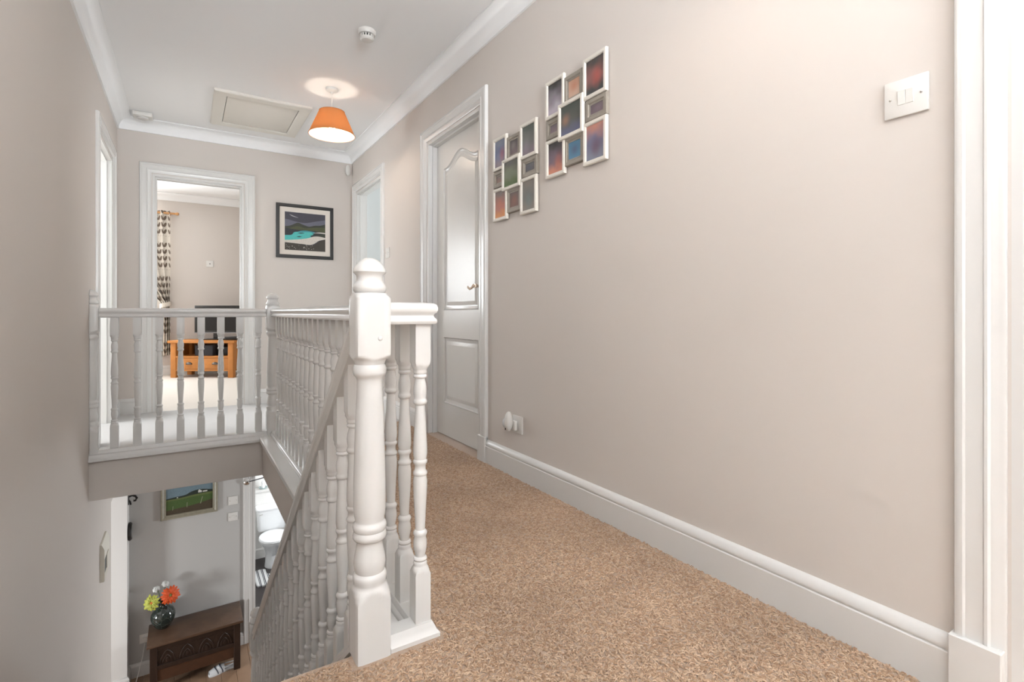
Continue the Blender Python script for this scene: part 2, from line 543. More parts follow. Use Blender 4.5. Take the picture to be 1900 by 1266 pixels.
# ---------------------------------------------------------------- panelled door
def offset_poly(poly, d):
    n = len(poly)
    out = []
    for i in range(n):
        p0, p1, p2 = Vector(poly[i - 1]), Vector(poly[i]), Vector(poly[(i + 1) % n])
        e1, e2 = (p1 - p0).normalized(), (p2 - p1).normalized()
        n1, n2 = Vector((-e1.y, e1.x)), Vector((-e2.y, e2.x))
        k = max(0.3, 1 + n1.dot(n2))
        out.append(tuple(p1 + (n1 + n2) / k * d))
    return out


def panelled_face(mb, outer, holes, x, sgn):
    """flat face with holes, triangulated; points (y, z) on the plane x"""
    bm = bmesh.new()
    edges = []
    for loop in [outer] + holes:
        vs = [bm.verts.new((x, p[0], p[1])) for p in loop]
        for i in range(len(vs)):
            edges.append(bm.edges.new((vs[i - 1], vs[i])))
    bmesh.ops.triangle_fill(bm, use_beauty=True, use_dissolve=False, edges=edges)
    bm.verts.index_update()
    mb.add([v.co.copy() for v in bm.verts], [[v.index for v in f.verts] for f in bm.faces])
    bm.free()


def arch_panel(y0, y1, z0, zs, rise, n=18):
    pts = [(y0, z0), (y1, z0), (y1, zs)]
    w = y1 - y0
    for i in range(1, n):
        t = i / n
        u = abs(t - 0.5) * 2
        # cathedral top: shallow S-curve up to a rounded crown
        k = 0.5 * (1 + math.cos(PI * min(1, u / 0.86)))
        pts.append((y1 - t * w, zs + rise * k))
    pts.append((y0, zs))
    return pts


def panel_door(name, y0, y1, x, flip=1):
    """leaf whose near face is at x, facing -x"""
    W = y1 - y0
    root = link(name, None, None, (x, y0, 0))
    struct(root, 'white gloss grained two-panel door with a shaped upper panel')
    top = 1.972
    s_ = 0.112
    pan = [arch_panel(s_, W - s_, 0.846, 1.80, 0.075), [(s_, 0.222), (W - s_, 0.222), (W - s_, 0.668), (s_, 0.668)]]
    mb = MB()
    outer = [(0, 0.006), (W, 0.006), (W, top), (0, top)]
    panelled_face(mb, outer, pan, 0, -1)
    mb.rings([[(0.001, a, b) for a, b in outer], [(0.040, a, b) for a, b in outer]], cap0=False)
    build('leaf', mb, DOORW, root, smooth=None)
    for p in pan:
        p1 = offset_poly(p, 0.010)
        p2 = offset_poly(p, 0.022)
        p3 = offset_poly(p, 0.030)
        p4 = offset_poly(p, 0.052)
        m2 = MB()
        m2.rings([[(0.0, *q) for q in p], [(-0.003, *q) for q in offset_poly(p, 0.004)], [(0.006, *q) for q in p1], [(0.010, *q) for q in p2], [(0.010, *q) for q in p3]], cap0=False, cap1=False)
        build('panel_moulding', m2, GLOSS, root)
        m3 = MB().rings([[(0.010, *q) for q in p3], [(0.004, *q) for q in p4], [(0.0038, *q) for q in offset_poly(p, 0.054)]], cap0=False, cap1=False)
        panelled_face(m3, offset_poly(p, 0.054), [], 0.0038, -1)
        build('raised_panel', m3, DOORW, root)
    # lever handle
    hy, hz = 0.058, 0.985
    h = build('handle', MB().lathe([(0.001, 0), (0.024, 0), (0.025, 0.003), (0.022, 0.008), (0.011, 0.010), (0.010, 0.040), (0.013, 0.044), (0.013, 0.054), (0.001, 0.056)], seg=20, M=Matrix.Translation((0, hy, hz)) @ Matrix.Rotation(-PI / 2, 4, 'Y')), BRASS, root)
    build('lever', MB().tube([(-0.048, hy, hz), (-0.050, hy + 0.020, hz + 0.003), (-0.050, hy + 0.045, hz - 0.010), (-0.048, hy + 0.075, hz - 0.016), (-0.046, hy + 0.098, hz - 0.006), (-0.045, hy + 0.106, hz + 0.002)], [0.010, 0.010, 0.0075, 0.007, 0.0075, 0.004], 10), BRASS, h)
    return root


panel_door('door_1', D1[0] + 0.021, D1[1] - 0.021, XR + 0.062)
# bedroom door standing open, against the wall inside
dm = MB().bbox(0, 0.67, -0.036, 0, 0.006, 1.965, 0.002, 1)
d3 = struct(build('door_2', dm, DOORW, loc=(DE[1] + 0.02, YE + 0.125, 0), rot=(0, 0, math.radians(38))), 'white bedroom door standing open')


# ---------------------------------------------------------------- windows (mostly out of view, some added behind the camera; they let the daylight in)
def window(n, axis, at, a0, a1, z0, z1, sign):
    """frame in the wall opening; sign points to the outside"""
    def bx(mb, p0, p1, q0, q1, r0, r1):
        if axis == 'x':
            mb.box(min(q0, q1), max(q0, q1), p0, p1, r0, r1)
        else:
            mb.box(p0, p1, min(q0, q1), max(q0, q1), r0, r1)
    mb = MB()
    q0, q1 = at + sign * 0.03, at + sign * 0.09
    w = 0.055
    for p in (a0, (a0 + a1) / 2 - w / 2, a1 - w):
        bx(mb, p, p + w, q0, q1, z0, z1)
    bx(mb, a0, a1, q0, q1, z0, z0 + w)
    bx(mb, a0, a1, q0, q1, z1 - w, z1)
    o = struct(build('window_%d' % n, mb, PLAST, smooth=None), 'white framed window')
    for p, q in ((a0 + w, (a0 + a1) / 2 - w / 2), ((a0 + a1) / 2 + w / 2, a1 - w)):
        g = MB()
        bx(g, p, q, at + sign * 0.055, at + sign * 0.060, z0 + w, z1 - w)
        build('pane', g, GLASS, o, smooth=None)
    s_ = MB()
    bx(s_, a0 - 0.04, a1 + 0.04, at - sign * 0.07, at, z0 - 0.022, z0)
    build('window_sill', s_, GLOSS, o, smooth=None)
    return o


GLASS = bpy.data.materials.new('window_glass')
GLASS.use_nodes = True
_b = GLASS.node_tree.nodes['Principled BSDF']
_b.inputs['Base Color'].default_value = (1, 1, 1, 1)
_b.inputs['Roughness'].default_value = 0.02
_b.inputs['Transmission Weight'].default_value = 1.0
_b.inputs['IOR'].default_value = 1.05
window(1, 'y', 8.2, -1.75, -0.36, 0.88, 2.08, 1)
window(2, 'y', YB, WN[0], WN[1], WN[2], WN[3], -1)  # added window behind the camera, goes with the landing uplight
window(3, 'x', -2.7, 3.85, YE, 0.8, 2.1, -1)
window(4, 'x', 3.5, 4.3, 5.7, 0.85, 2.05, 1)
window(5, 'x', 2.6, 4.4, 5.4, -2.15, -0.8, 1)
window(6, 'x', -2.7, 4.3, 5.7, -2.1, -0.8, -1)
window(9, 'x', XL, -1.40, -0.10, 0.85, 2.05, -1)  # added window in the unseen part of the left wall, for the side fill
window(8, 'x', 3.4, -0.65, 0.85, 0.85, 2.15, 1)
window(7, 'x', 1.9, 6.75, 7.45, -1.6, -0.8, 1)

# ---------------------------------------------------------------- staircase
st = thing('staircase', 'carpeted staircase going down from the landing to the hall', 'staircase', ((XL + XW) / 2, YT, ZF))
tr = MB().bbox(XL + 0.021, 0.355, -0.018, GO, -0.03, 0, 0.008, 2).mesh('tread', [CARPET])
rs = MB().box(XL + 0.021, 0.355, 0, 0.02, -RI, -0.03).mesh('riser', [CARPET], None)
for k in range(13):
    y, z = YT + k * GO, -k * RI
    if k > 0:
        link('tread', tr, st, (-st.location.x, y - GO - YT, z - ZF))
    link('riser', rs, st, (-st.location.x, y - YT - (0.0 if k == 0 else 0.0), z - ZF))
# outer string with its capping, and the bottom newel end
y0, y1 = YT + 0.033, YT + 12 * GO
zz = lambda y: -(y - YT) * SL
mb = MB().prism([(y0, zz(y0) - 0.30), (y0, zz(y0) + 0.02), (y1, zz(y1) + 0.02), (y1, ZF), (y1 - 0.1, ZF)], 0.357, 0.402, 'x')
build('string', mb, GLOSS, st, world=True)
pn = Vector((0, SL, 1)).normalized()
yend = 3.545
sc = [(-0.034, 0), (0.034, 0), (0.034, 0.012), (0.028, 0.018), (0.022, 0.022), (0.022, 0.030), (-0.022, 0.030), (-0.022, 0.022), (-0.028, 0.018), (-0.034, 0.012)]
mb = MB().sweep([(0.380, y0 + 0.002, zz(y0) + 0.02), (0.380, yend, zz(yend) + 0.02)], sc, pn)
build('string_capping', mb, GLOSS, st, world=True)
mb = MB().prism([(YT + 0.02, zz(YT) - 0.25), (YT + 0.02, zz(YT) + 0.13), (y1, zz(y1) + 0.13), (y1, ZF), (y1 - 0.15, ZF)], XL + 0.001, XL + 0.021, 'x')
build('wall_string', mb, GLOSS, st, world=True)

# ---------------------------------------------------------------- balustrades
A_ = 0.0205


def half_turn():
    """upper half of the symmetric baluster turning: (distance from centre, radius)"""
    return [(0.000, 0.0138), (0.006, 0.0142), (0.010, 0.0172), (0.0145, 0.0188), (0.0185, 0.0180), (0.021, 0.0158), (0.026, 0.0166), (0.034, 0.0180), (0.048, 0.0181), (0.080, 0.0168), (0.120, 0.0144), (0.155, 0.0126), (0.161, 0.0126), (0.165, 0.0168), (0.170, 0.0186), (0.175, 0.0168), (0.179, 0.0150), (0.188, 0.0168), (0.199, 0.0176), (0.211, 0.0164), (0.226, 0.0128), (0.230, 0.0128), (0.232, 0.0165), (0.236, 0.0180), (0.240, 0.0165), (0.2415, 0.0152), (0.243, 0.0165), (0.247, 0.0182), (0.251, 0.0170), (0.2545, 0.0185)]


def baluster_mesh(zlo, zc, zhi, slope=0.0):
    prof = [(zlo, A_, 9, -slope), (zc - 0.272, A_, A_ * 1.42)]
    for k in (0.35, 0.7):
        prof.append((zc - 0.272 + 0.0145 * k, A_, A_ * (1.42 - 0.42 * k)))
    h = half_turn()
    for z, r in reversed(h[1:]):
        prof.append((zc - z, 9, r))
    for z, r in h:
        prof.append((zc + z, 9, r))
    for k in (0.7, 0.35):
        prof.append((zc + 0.272 - 0.0145 * k, A_, A_ * (1.42 - 0.42 * k)))
    prof += [(zc + 0.272, A_, A_ * 1.42), (zhi, A_, 9, -slope)]
    return MB().turned(prof, 16).mesh('baluster', [GLOSS], 40)


NA = 0.0415


def newel_profile(zbot=0.0):
    p = [(zbot, NA, 9), (0.138, NA, NA * 1.414), (0.147, NA, NA * 1.28), (0.157, NA, NA * 1.12), (0.166, NA, NA * 1.0), (0.170, 9, 0.0385), (0.176, 9, 0.0385), (0.183, 9, 0.0398), (0.191, 9, 0.0402), (0.197, 9, 0.0385), (0.201, 9, 0.0345), (0.209, 9, 0.0362), (0.221, 9, 0.0380), (0.236, 9, 0.0366), (0.254, 9, 0.0328), (0.270, 9, 0.0305), (0.277, 9, 0.0305), (0.279, 9, 0.0370), (0.283, 9, 0.0398), (0.289, 9, 0.0405), (0.296, 9, 0.0388), (0.300, 9, 0.0372), (0.303, 9, 0.0388), (0.310, 9, 0.0405), (0.317, 9, 0.0392), (0.321, 9, 0.0350), (0.326, 9, 0.0342), (0.338, 9, 0.0370), (0.356, 9, 0.0388), (0.42, 9, 0.0380), (0.52, 9, 0.0354), (0.60, 9, 0.0326), (0.65, 9, 0.0304), (0.664, 9, 0.0302), (0.672, 9, 0.0318), (0.678, 9, 0.0375), (0.684, 9, 0.0392), (0.694, 9, 0.0398), (0.701, 9, 0.0375), (0.704, 9, 0.0352), (0.708, 9, 0.0365), (0.713, 9, 0.0385), (0.717, NA, NA * 1.0), (0.720, NA, NA * 1.12), (0.724, NA, NA * 1.27), (0.729, NA, NA * 1.414), (0.862, NA, NA * 1.414), (0.868, NA, NA * 1.22), (0.874, NA, NA * 1.02), (0.877, 9, NA * 0.99)]
    return p


FIN = [(0.877, 9, 0.0335), (0.879, 9, 0.0360), (0.884, 9, 0.0392), (0.890, 9, 0.0402), (0.897, 9, 0.0385), (0.904, 9, 0.0335), (0.908, 9, 0.0312), (0.915, 9, 0.0306), (0.921, 9, 0.0325), (0.925, 9, 0.0370), (0.928, 9, 0.0396), (0.934, 9, 0.0390), (0.942, 9, 0.0355), (0.950, 9, 0.0295), (0.957, 9, 0.0210), (0.962, 9, 0.0110), (0.9635, 9, 0.001)]
newel_me = MB().turned(newel_profile(), 40, 1.345).mesh('newel_post', [GLOSS], 40)
newel_low_me = MB().turned(newel_profile(-0.65), 40, 1.345).mesh('newel_post', [GLOSS], 40)
fin_me = MB().turned(FIN, 40).mesh('finial', [GLOSS], 40)


def cut_half(me):
    """keep only the +x half of a mesh"""
    m = me.copy()
    bm = bmesh.new()
    bm.from_mesh(m)
    r = bmesh.ops.bisect_plane(bm, geom=bm.verts[:] + bm.edges[:] + bm.faces[:], plane_co=(0.0, 0, 0), plane_no=(1, 0, 0), clear_inner=True)
    bmesh.ops.holes_fill(bm, edges=[e for e in bm.edges if e.is_boundary])
    bm.to_mesh(m)
    bm.free()
    return m


def newel(root, x, y, z=0.0, me=newel_me, fin=fin_me):
    o = link('newel_post', me, root, Vector((x, y, z)) - root.location)
    link('finial', fin, o)
    return o


rail = [(0.027, 0), (0.0305, 0.003), (0.0318, 0.008), (0.0295, 0.013), (0.0258, 0.017), (0.0245, 0.022), (0.0262, 0.0265), (0.0305, 0.030), (0.0328, 0.036), (0.0328, 0.043), (0.0305, 0.049), (0.0245, 0.0535), (0.012, 0.0555), (0, 0.056)]
rail = rail + [(-a, b) for a, b in reversed(rail[:-1])]
XB = 0.514
YN = 1.243
brail = [(-0.036, 0), (0.037, 0), (0.037, 0.010), (0.030, 0.018), (0.027, 0.026), (0.024, 0.032), (0.022, 0.036), (-0.024, 0.036), (-0.027, 0.030), (-0.029, 0.022), (-0.034, 0.018), (-0.036, 0.012)]

# side run beside the carpeted landing
lb = thing('landing_balustrade', 'long white turned-baluster balustrade beside the carpeted landing with returned handrail end', 'balustrade', (XB, YN, 0))
build('handrail', MB().sweep([(0.4215, YN, 0.800), (XB, YN, 0.800), (XB, 3.762, 0.800)], rail, (0, 0, 1)), GLOSS, lb, world=True)
build('base_rail', MB().sweep([(0.4215, YN, 0.0), (XB, YN, 0.0), (XB, 3.762, 0.0)], brail, (0, 0, 1)), GLOSS, lb, world=True)
build('nosing', MB().sweep([(XW + 0.016, YN + 0.045, 0), (XW + 0.016, YW + 0.03, 0)], [(-0.032, -0.022), (0.030, -0.001), (0.030, 0.008), (-0.030, 0.008), (-0.035, 0.003), (-0.036, -0.018)][::-1], (0, 0, 1)), GLOSS, lb, world=True)
bal = baluster_mesh(0.034, 0.429, 0.802)
for k in range(22):
    link('baluster', bal, lb, (0, k * 0.1125 + 0.006, 0))
# rear run across the far end of the stairwell
YR = 3.805
rb = thing('rear_balustrade', 'short white balustrade across the far end of the stairwell before the bedroom', 'balustrade', (XB, YR, 0))
newel(rb, 0.500, YR)
h_me, f_me = cut_half(newel_me), cut_half(fin_me)
newel(rb, XL + 0.0005, YR, 0, h_me, f_me)
build('handrail', MB().sweep([(XL + 0.043, YR, 0.800), (0.457, YR, 0.800)], rail, (0, 0, 1)), GLOSS, rb, world=True)
build('base_rail', MB().sweep([(XL + 0.001, YR - 0.012, -0.012), (XW + 0.03, YR - 0.012, -0.012)], [(0.060, -0.010), (0.058, 0.004), (0.050, 0.012), (0.046, 0.024), (0.030, 0.028), (0.024, 0.036), (0.022, 0.047), (-0.048, 0.047), (-0.048, 0.012), (-0.02, 0.012), (0.032, -0.010)], (0, 0, 1)), GLOSS, rb, world=True)
for x in (-0.352, -0.243, -0.134, -0.025, 0.084, 0.193, 0.302, 0.411):
    link('baluster', bal, rb, (x - XB, 0, 0))
# raking run down the stairs
sb = thing('stair_balustrade', 'raking white balustrade down the stairs with a turned newel post at its head', 'balustrade', (0.380, YN, 0))
n0 = newel(sb, 0.380, YN)
build('screw_plug', MB().ball((0.013, -NA, 0.768), (0.006, 0.003, 0.006), 12, 8), GLOSS, n0)
YL = 3.585
newel(sb, 0.380, YL, -1.995, newel_low_me)
rz = lambda y: 0.720 - (y - 1.418) * SL      # top of the raking handrail
RV = 0.056 * math.sqrt(1 + SL * SL)          # its vertical thickness
build('handrail', MB().sweep([(0.380, YN + NA, rz(YN + NA) - RV), (0.380, YL - NA, rz(YL - NA) - RV)], rail, pn), GLOSS, sb, world=True)
yk = 1.385
zs0 = zz(yk) + 0.02 + 0.030 * math.sqrt(1 + SL * SL) - 0.002
zr0 = rz(yk) - RV + 0.002
sbal = baluster_mesh(zs0, 0.292, zr0, SL)
while yk < YL - 0.09:
    link('baluster', sbal, sb, (0, yk - YN, -(yk - 1.385) * SL))
    yk += 0.1165

# ---------------------------------------------------------------- pendant lamps
def shade_mat():
    m = bpy.data.materials.new('orange_fabric_shade')
    m.use_nodes = True
    nt = m.node_tree
    for n in list(nt.nodes):
        if n.type != 'OUTPUT_MATERIAL':
            nt.nodes.remove(n)
    out = [n for n in nt.nodes if n.type == 'OUTPUT_MATERIAL'][0]
    d = nt.nodes.new('ShaderNodeBsdfDiffuse')
    d.inputs[0].default_value = (*srgb(196, 132, 84), 1)
    t = nt.nodes.new('ShaderNodeBsdfTranslucent')
    t.inputs[0].default_value = (*srgb(226, 158, 104), 1)
    mx = nt.nodes.new('ShaderNodeMixShader')
    mx.inputs[0].default_value = 0.24
    nt.links.new(d.outputs[0], mx.inputs[1])
    nt.links.new(t.outputs[0], mx.inputs[2])
    nt.links.new(mx.outputs[0], out.inputs[0])
    return m


SHADE = shade_mat()
LINING = bpy.data.materials.new('white_shade_lining')
LINING.use_nodes = True
_nt = LINING.node_tree
for _n in list(_nt.nodes):
    if _n.type != 'OUTPUT_MATERIAL':
        _nt.nodes.remove(_n)
_o = _nt.nodes[0]
_d = _nt.nodes.new('ShaderNodeBsdfDiffuse')
_d.inputs[0].default_value = (0.85, 0.82, 0.78, 1)
_t = _nt.nodes.new('ShaderNodeBsdfTranslucent')
_t.inputs[0].default_value = (0.9, 0.8, 0.7, 1)
_m = _nt.nodes.new('ShaderNodeMixShader')
_m.inputs[0].default_value = 0.28
_nt.links.new(_d.outputs[0], _m.inputs[1])
_nt.links.new(_t.outputs[0], _m.inputs[2])
_nt.links.new(_m.outputs[0], _o.inputs[0])
BULB = mat('lit_bulb', (1, 0.9, 0.78), 0.4, emit=((1.0, 0.83, 0.68), 60.0))
BULB2 = mat('lit_bulb_dimmer', (1, 0.9, 0.78), 0.4, emit=((1.0, 0.83, 0.68), 38.0))


def pendant(x, y, label, drop=0.0, bulb=BULB, group='orange shaded pendant lamps on the landing'):
    r = thing('pendant_lamp', label, 'lamp', (x, y, ZC), group=group)
    build('ceiling_rose', MB().lathe([(0.001, 0), (0.043, 0), (0.044, -0.006), (0.040, -0.016), (0.026, -0.022), (0.012, -0.026), (0.008, -0.036), (0.001, -0.036)], seg=28), PLAST, r)
    build('cord', MB().tube([(0, 0, -0.03), (0, 0, -0.10), (0, 0, -0.212 - drop)], 0.0028, 8), PLAST, r)
    dr = (0, 0, -drop)
    zt, zb, rt, rbm = -0.163, -0.327, 0.086, 0.156
    sh = build('shade', MB().lathe([(rt, zt), (rbm, zb)], seg=56, cap=(False, False)), SHADE, r, dr)
    build('shade_lining', MB().lathe([(rt - 0.002, zt), (rbm - 0.002, zb)], seg=56, cap=(False, False)), LINING, sh)
    mb = MB().sweep([(math.cos(a) * (rbm - 0.0005), math.sin(a) * (rbm - 0.0005), zb) for a in [2 * PI * i / 56 for i in range(56)]], [(-0.0016, -0.002), (0.0016, -0.002), (0.0016, 0.002), (-0.0016, 0.002)], (0, 0, 1), closed=True)
    build('rim', mb, SHADE, sh)
    mb = MB().sweep([(math.cos(a) * (rt - 0.0005), math.sin(a) * (rt - 0.0005), zt) for a in [2 * PI * i / 56 for i in range(56)]], [(-0.0016, -0.002), (0.0016, -0.002), (0.0016, 0.002), (-0.0016, 0.002)], (0, 0, 1), closed=True)
    build('rim', mb, SHADE, sh)
    mb = MB()
    for k in range(3):
        a = 2 * PI * k / 3 + 0.4
        mb.tube([(0.016 * math.cos(a), 0.016 * math.sin(a), -0.215), ((rt - 0.004) * math.cos(a), (rt - 0.004) * math.sin(a), zt - 0.006)], 0.0014, 6)
    build('shade_fitting', mb, PLAST, sh)
    build('lamp_holder', MB().lathe([(0.001, -0.196), (0.012, -0.198), (0.017, -0.212), (0.017, -0.262), (0.001, -0.263)], seg=20), PLAST, r, dr)
    build('bulb', MB().lathe([(0.013, -0.263), (0.015, -0.272), (0.024, -0.288), (0.0285, -0.304), (0.027, -0.320), (0.019, -0.332), (0.008, -0.338), (0.0005, -0.339)], seg=24), bulb, r, dr)
    return r


pendant(0.873, 3.733, 'lit pendant lamp with tapered orange fabric shade near the loft hatch')
pendant(0.80, 0.90, 'pendant lamp with orange shade above the near landing by the double light switch', drop=0.20, bulb=BULB2)

# ---------------------------------------------------------------- ceiling fittings
r = thing('smoke_detector', 'small round white smoke detector with dark side vents on the ceiling', 'smoke detector', (0.858, 2.857, ZC))
build('base', MB().lathe([(0.001, 0), (0.047, 0), (0.049, -0.003), (0.049, -0.016), (0.046, -0.021), (0.045, -0.026), (0.001, -0.026)], seg=36), PLAST, r)
b = build('cover', MB().lathe([(0.031, -0.040), (0.0375, -0.041), (0.037, -0.050), (0.030, -0.056), (0.001, -0.058)], seg=36, cap=(False, False)), PLAST, r)
build('vent', MB().lathe([(0.031, -0.0262), (0.031, -0.0400)], seg=36), BLACK, r)
for k in range(14):
    a = 2 * PI * k / 14
    build('rib', MB().box(-0.0035, 0.0035, 0.0312, 0.0362, -0.043, -0.0255, M=Matrix.Rotation(a, 4, 'Z')), PLAST, b, smooth=None)
r = thing('ceiling_alarm', 'flat square white alarm box with a round centre on the ceiling corner', 'alarm', (-0.285, 5.00, ZC))
build('base', MB().bbox(-0.065, 0.065, -0.055, 0.055, -0.034, -0.0005, 0.008, 3), PLAST, r)
build('dome', MB().lathe([(0.040, -0.033), (0.040, -0.042), (0.034, -0.047), (0.001, -0.049)], seg=32, cap=(False, False)), mat('grey_white_plastic', srgb(214, 212, 210), 0.4), r)
# loft hatch
CREAM = mat('off_white_hatch_paint', srgb(229, 225, 217), 0.5)
r = thing('loft_hatch', 'off-white framed loft hatch set in the landing ceiling', 'loft hatch', (0.499, 4.53, ZC))
hx, hy, fw = 0.328, 0.382, 0.082
build('frame', MB().sweep([(-hx, -hy, 0), (hx, -hy, 0), (hx, hy, 0), (-hx, hy, 0)], [(0, 0), (0, -0.012), (-0.006, -0.019), (-fw + 0.012, -0.022), (-fw, -0.016), (-fw, 0)], (0, 0, 1), closed=True), CREAM, r)
build('shadow_gap', MB().box(-hx + fw, hx - fw, -hy + fw, hy - fw, -0.002, 0), DARK, r, smooth=None)
build('panel', MB().bbox(-hx + fw + 0.004, hx - fw - 0.004, -hy + fw + 0.004, hy - fw - 0.004, -0.013, -0.002, 0.002, 2), CREAM, r)
build('catch', MB().bbox(0.01, 0.045, -hy + fw - 0.010, -hy + fw + 0.008, -0.0235, -0.0215, 0.0008, 1), CREAM, r)
# motion sensor in the corner
r = thing('motion_sensor', 'white rounded motion sensor in the corner below the coving', 'sensor', (1.366, YE, 2.245))
M = Matrix.Rotation(math.radians(-32), 4, 'Z')
build('body', MB().ball((0, -0.022, 0), (0.026, 0.020, 0.054), 20, 12), PLAST, r, rot=(0, 0, 0))
build('mount', MB().bbox(-0.012, 0.012, -0.012, -0.0005, -0.03, 0.03, 0.003, 2), PLAST, r)


# ---------------------------------------------------------------- switches and sockets
def wall_plate(name, label, cat, origin, normal, w=0.086, h=0.086, gangs=0, rock_w=0.016, screws=True, t=0.008, hole=False, group=None):
    """plate on a wall; built facing -y then turned so that -y becomes the normal"""
    ang = {'-x': -PI / 2, '-y': 0.0, '+x': PI / 2}[normal]
    r = thing(name, label, cat, origin, ang, group)
    build('plate', MB().bbox(-w / 2, w / 2, -t, -0.0003, -h / 2, h / 2, 0.0022, 2), PLAST, r)
    for g in range(gangs):
        x = (g - (gangs - 1) / 2) * (rock_w + 0.0006)
        M = Matrix.Translation((x, -t, 0)) @ Matrix.Rotation(math.radians(3.5), 4, 'X')
        build('rocker', MB().bbox(-rock_w / 2, rock_w / 2, -0.0022, 0.002, -0.0165, 0.0165, 0.0008, 1, M=M), PLAST, r)
    if screws:
        for s_ in (-1, 1):
            c = build('screw', MB().lathe([(0.001, 0), (0.0028, 0), (0.0026, 0.0011), (0.001, 0.0014)], seg=14, M=Matrix.Translation((s_ * 0.0301, -t, 0)) @ Matrix.Rotation(PI / 2, 4, 'X')), CHROME, r)
            build('slot', MB().box(-0.0022, 0.0022, -0.0017, -0.0012, -0.0004, 0.0004, M=Matrix.Translation((s_ * 0.0301, -t, 0)) @ Matrix.Rotation(0.7, 4, 'Y')), BLACK, c, smooth=None)
    if hole:
        build('socket_hole', MB().lathe([(0.001, 0), (0.007, 0), (0.006, 0.002), (0.001, 0.002)], seg=14, M=Matrix.Translation((0, -t, 0)) @ Matrix.Rotation(PI / 2, 4, 'X')), BLACK, r)
    return r


wall_plate('light_switch', 'white double light switch with two screws beside the white architrave', 'light switch', (XR, 0.508, 1.329), '-x', gangs=2, rock_w=0.0155)
wall_plate('light_switch', 'white light switch on the landing wall between the two right-hand doors', 'light switch', (XR, 4.112, 1.322), '-x', gangs=1)
wall_plate('wall_socket', 'small white aerial socket on the bedroom wall above the television', 'socket', (0.285, 8.2, 1.50), '-y', hole=True, screws=False)
wall_plate('blank_plate', 'plain white blank plate on the hall wall, above the hall light switch', 'wall plate', (0.414, YH, -1.108), '-y')
wall_plate('light_switch', 'white light switch on the hall wall below the blank plate', 'light switch', (0.414, YH, -1.274), '-y', gangs=1, rock_w=0.02)
wall_plate('wall_socket', 'white socket low on the hall wall behind the dark chest', 'socket', (-0.325, YH, -2.275), '-y', screws=False)
# landing socket with a plug-in air freshener
wall_plate('wall_socket', 'white electric socket above the landing skirting holding the air freshener', 'socket', (XR, 2.150, 0.268), '-x', screws=False)
r = thing('air_freshener', 'white plug-in air freshener on the landing wall socket', 'air freshener', (XR - 0.009, 2.165, 0.268))
build('plug', MB().bbox(-0.018, -0.0005, -0.022, 0.022, -0.030, 0.018, 0.004, 2), PLAST, r)
build('body', MB().ball((-0.036, 0.006, 0.016), (0.021, 0.022, 0.050), 20, 14), PLAST, r)
build('oil_bottle', MB().ball((-0.036, 0.036, 0.004), (0.016, 0.016, 0.026), 16, 10), mat('milky_plastic', srgb(222, 222, 222), 0.15), r)
build('dial', MB().bbox(-0.058, -0.054, 0.002, 0.008, -0.024, -0.014, 0.001, 1), BLACK, r)


# ---------------------------------------------------------------- pictures
def nodes_of(m):
    nt = m.node_tree
    return nt, nt.nodes['Principled BSDF']


def photo_mat(name, stops, blob=None, rough=0.25):
    """soft out-of-focus photograph: vertical colour ramp with one blurred patch"""
    m = bpy.data.materials.new(name)
    m.use_nodes = True
    nt, b = nodes_of(m)
    b.inputs['Roughness'].default_value = rough
    tc = nt.nodes.new('ShaderNodeTexCoord')
    nz = nt.nodes.new('ShaderNodeTexNoise')
    nz.inputs['Scale'].default_value = 2.6
    nz.inputs['Detail'].default_value = 1
    nt.links.new(tc.outputs['UV'], nz.inputs['Vector'])
    sep = nt.nodes.new('ShaderNodeSeparateXYZ')
    nt.links.new(tc.outputs['UV'], sep.inputs[0])
    ma = nt.nodes.new('ShaderNodeMath')
    ma.operation = 'MULTIPLY_ADD'
    nt.links.new(nz.outputs['Fac'], ma.inputs[0])
    ma.inputs[1].default_value = 0.45
    nt.links.new(sep.outputs['Y'], ma.inputs[2])
    mb_ = nt.nodes.new('ShaderNodeMath')
    mb_.operation = 'SUBTRACT'
    nt.links.new(ma.outputs[0], mb_.inputs[0])
    mb_.inputs[1].default_value = 0.22
    cr = nt.nodes.new('ShaderNodeValToRGB')
    cr.color_ramp.interpolation = 'EASE'
    els = cr.color_ramp.elements
    while len(els) < len(stops):
        els.new(0.5)
    for e, (p, c) in zip(els, sorted(stops)):
        e.position = p
        e.color = (*srgb(*c), 1)
    nt.links.new(mb_.outputs[0], cr.inputs[0])
    last = cr.outputs[0]
    if blob:
        (bx_, by_, br_), bc = blob
        vs = nt.nodes.new('ShaderNodeVectorMath')
        vs.operation = 'DISTANCE'
        cb_ = nt.nodes.new('ShaderNodeCombineXYZ')
        nt.links.new(sep.outputs['X'], cb_.inputs[0])
        nt.links.new(sep.outputs['Y'], cb_.inputs[1])
        nt.links.new(cb_.outputs[0], vs.inputs[0])
        vs.inputs[1].default_value = (bx_, by_, 0)
        mr = nt.nodes.new('ShaderNodeMapRange')
        mr.interpolation_type = 'SMOOTHSTEP'
        mr.inputs[1].default_value = 0
        mr.inputs[2].default_value = br_
        mr.inputs[3].default_value = 0.5
        mr.inputs[4].default_value = 0
        nt.links.new(vs.outputs['Value'], mr.inputs[0])
        mx = nt.nodes.new('ShaderNodeMix')
        mx.data_type = 'RGBA'
        nt.links.new(mr.outputs[0], mx.inputs[0])
        nt.links.new(last, mx.inputs[6])
        mx.inputs[7].default_value = (*srgb(*bc), 1)
        last = mx.outputs[2]
    nt.links.new(last, b.inputs['Base Color'])
    return m


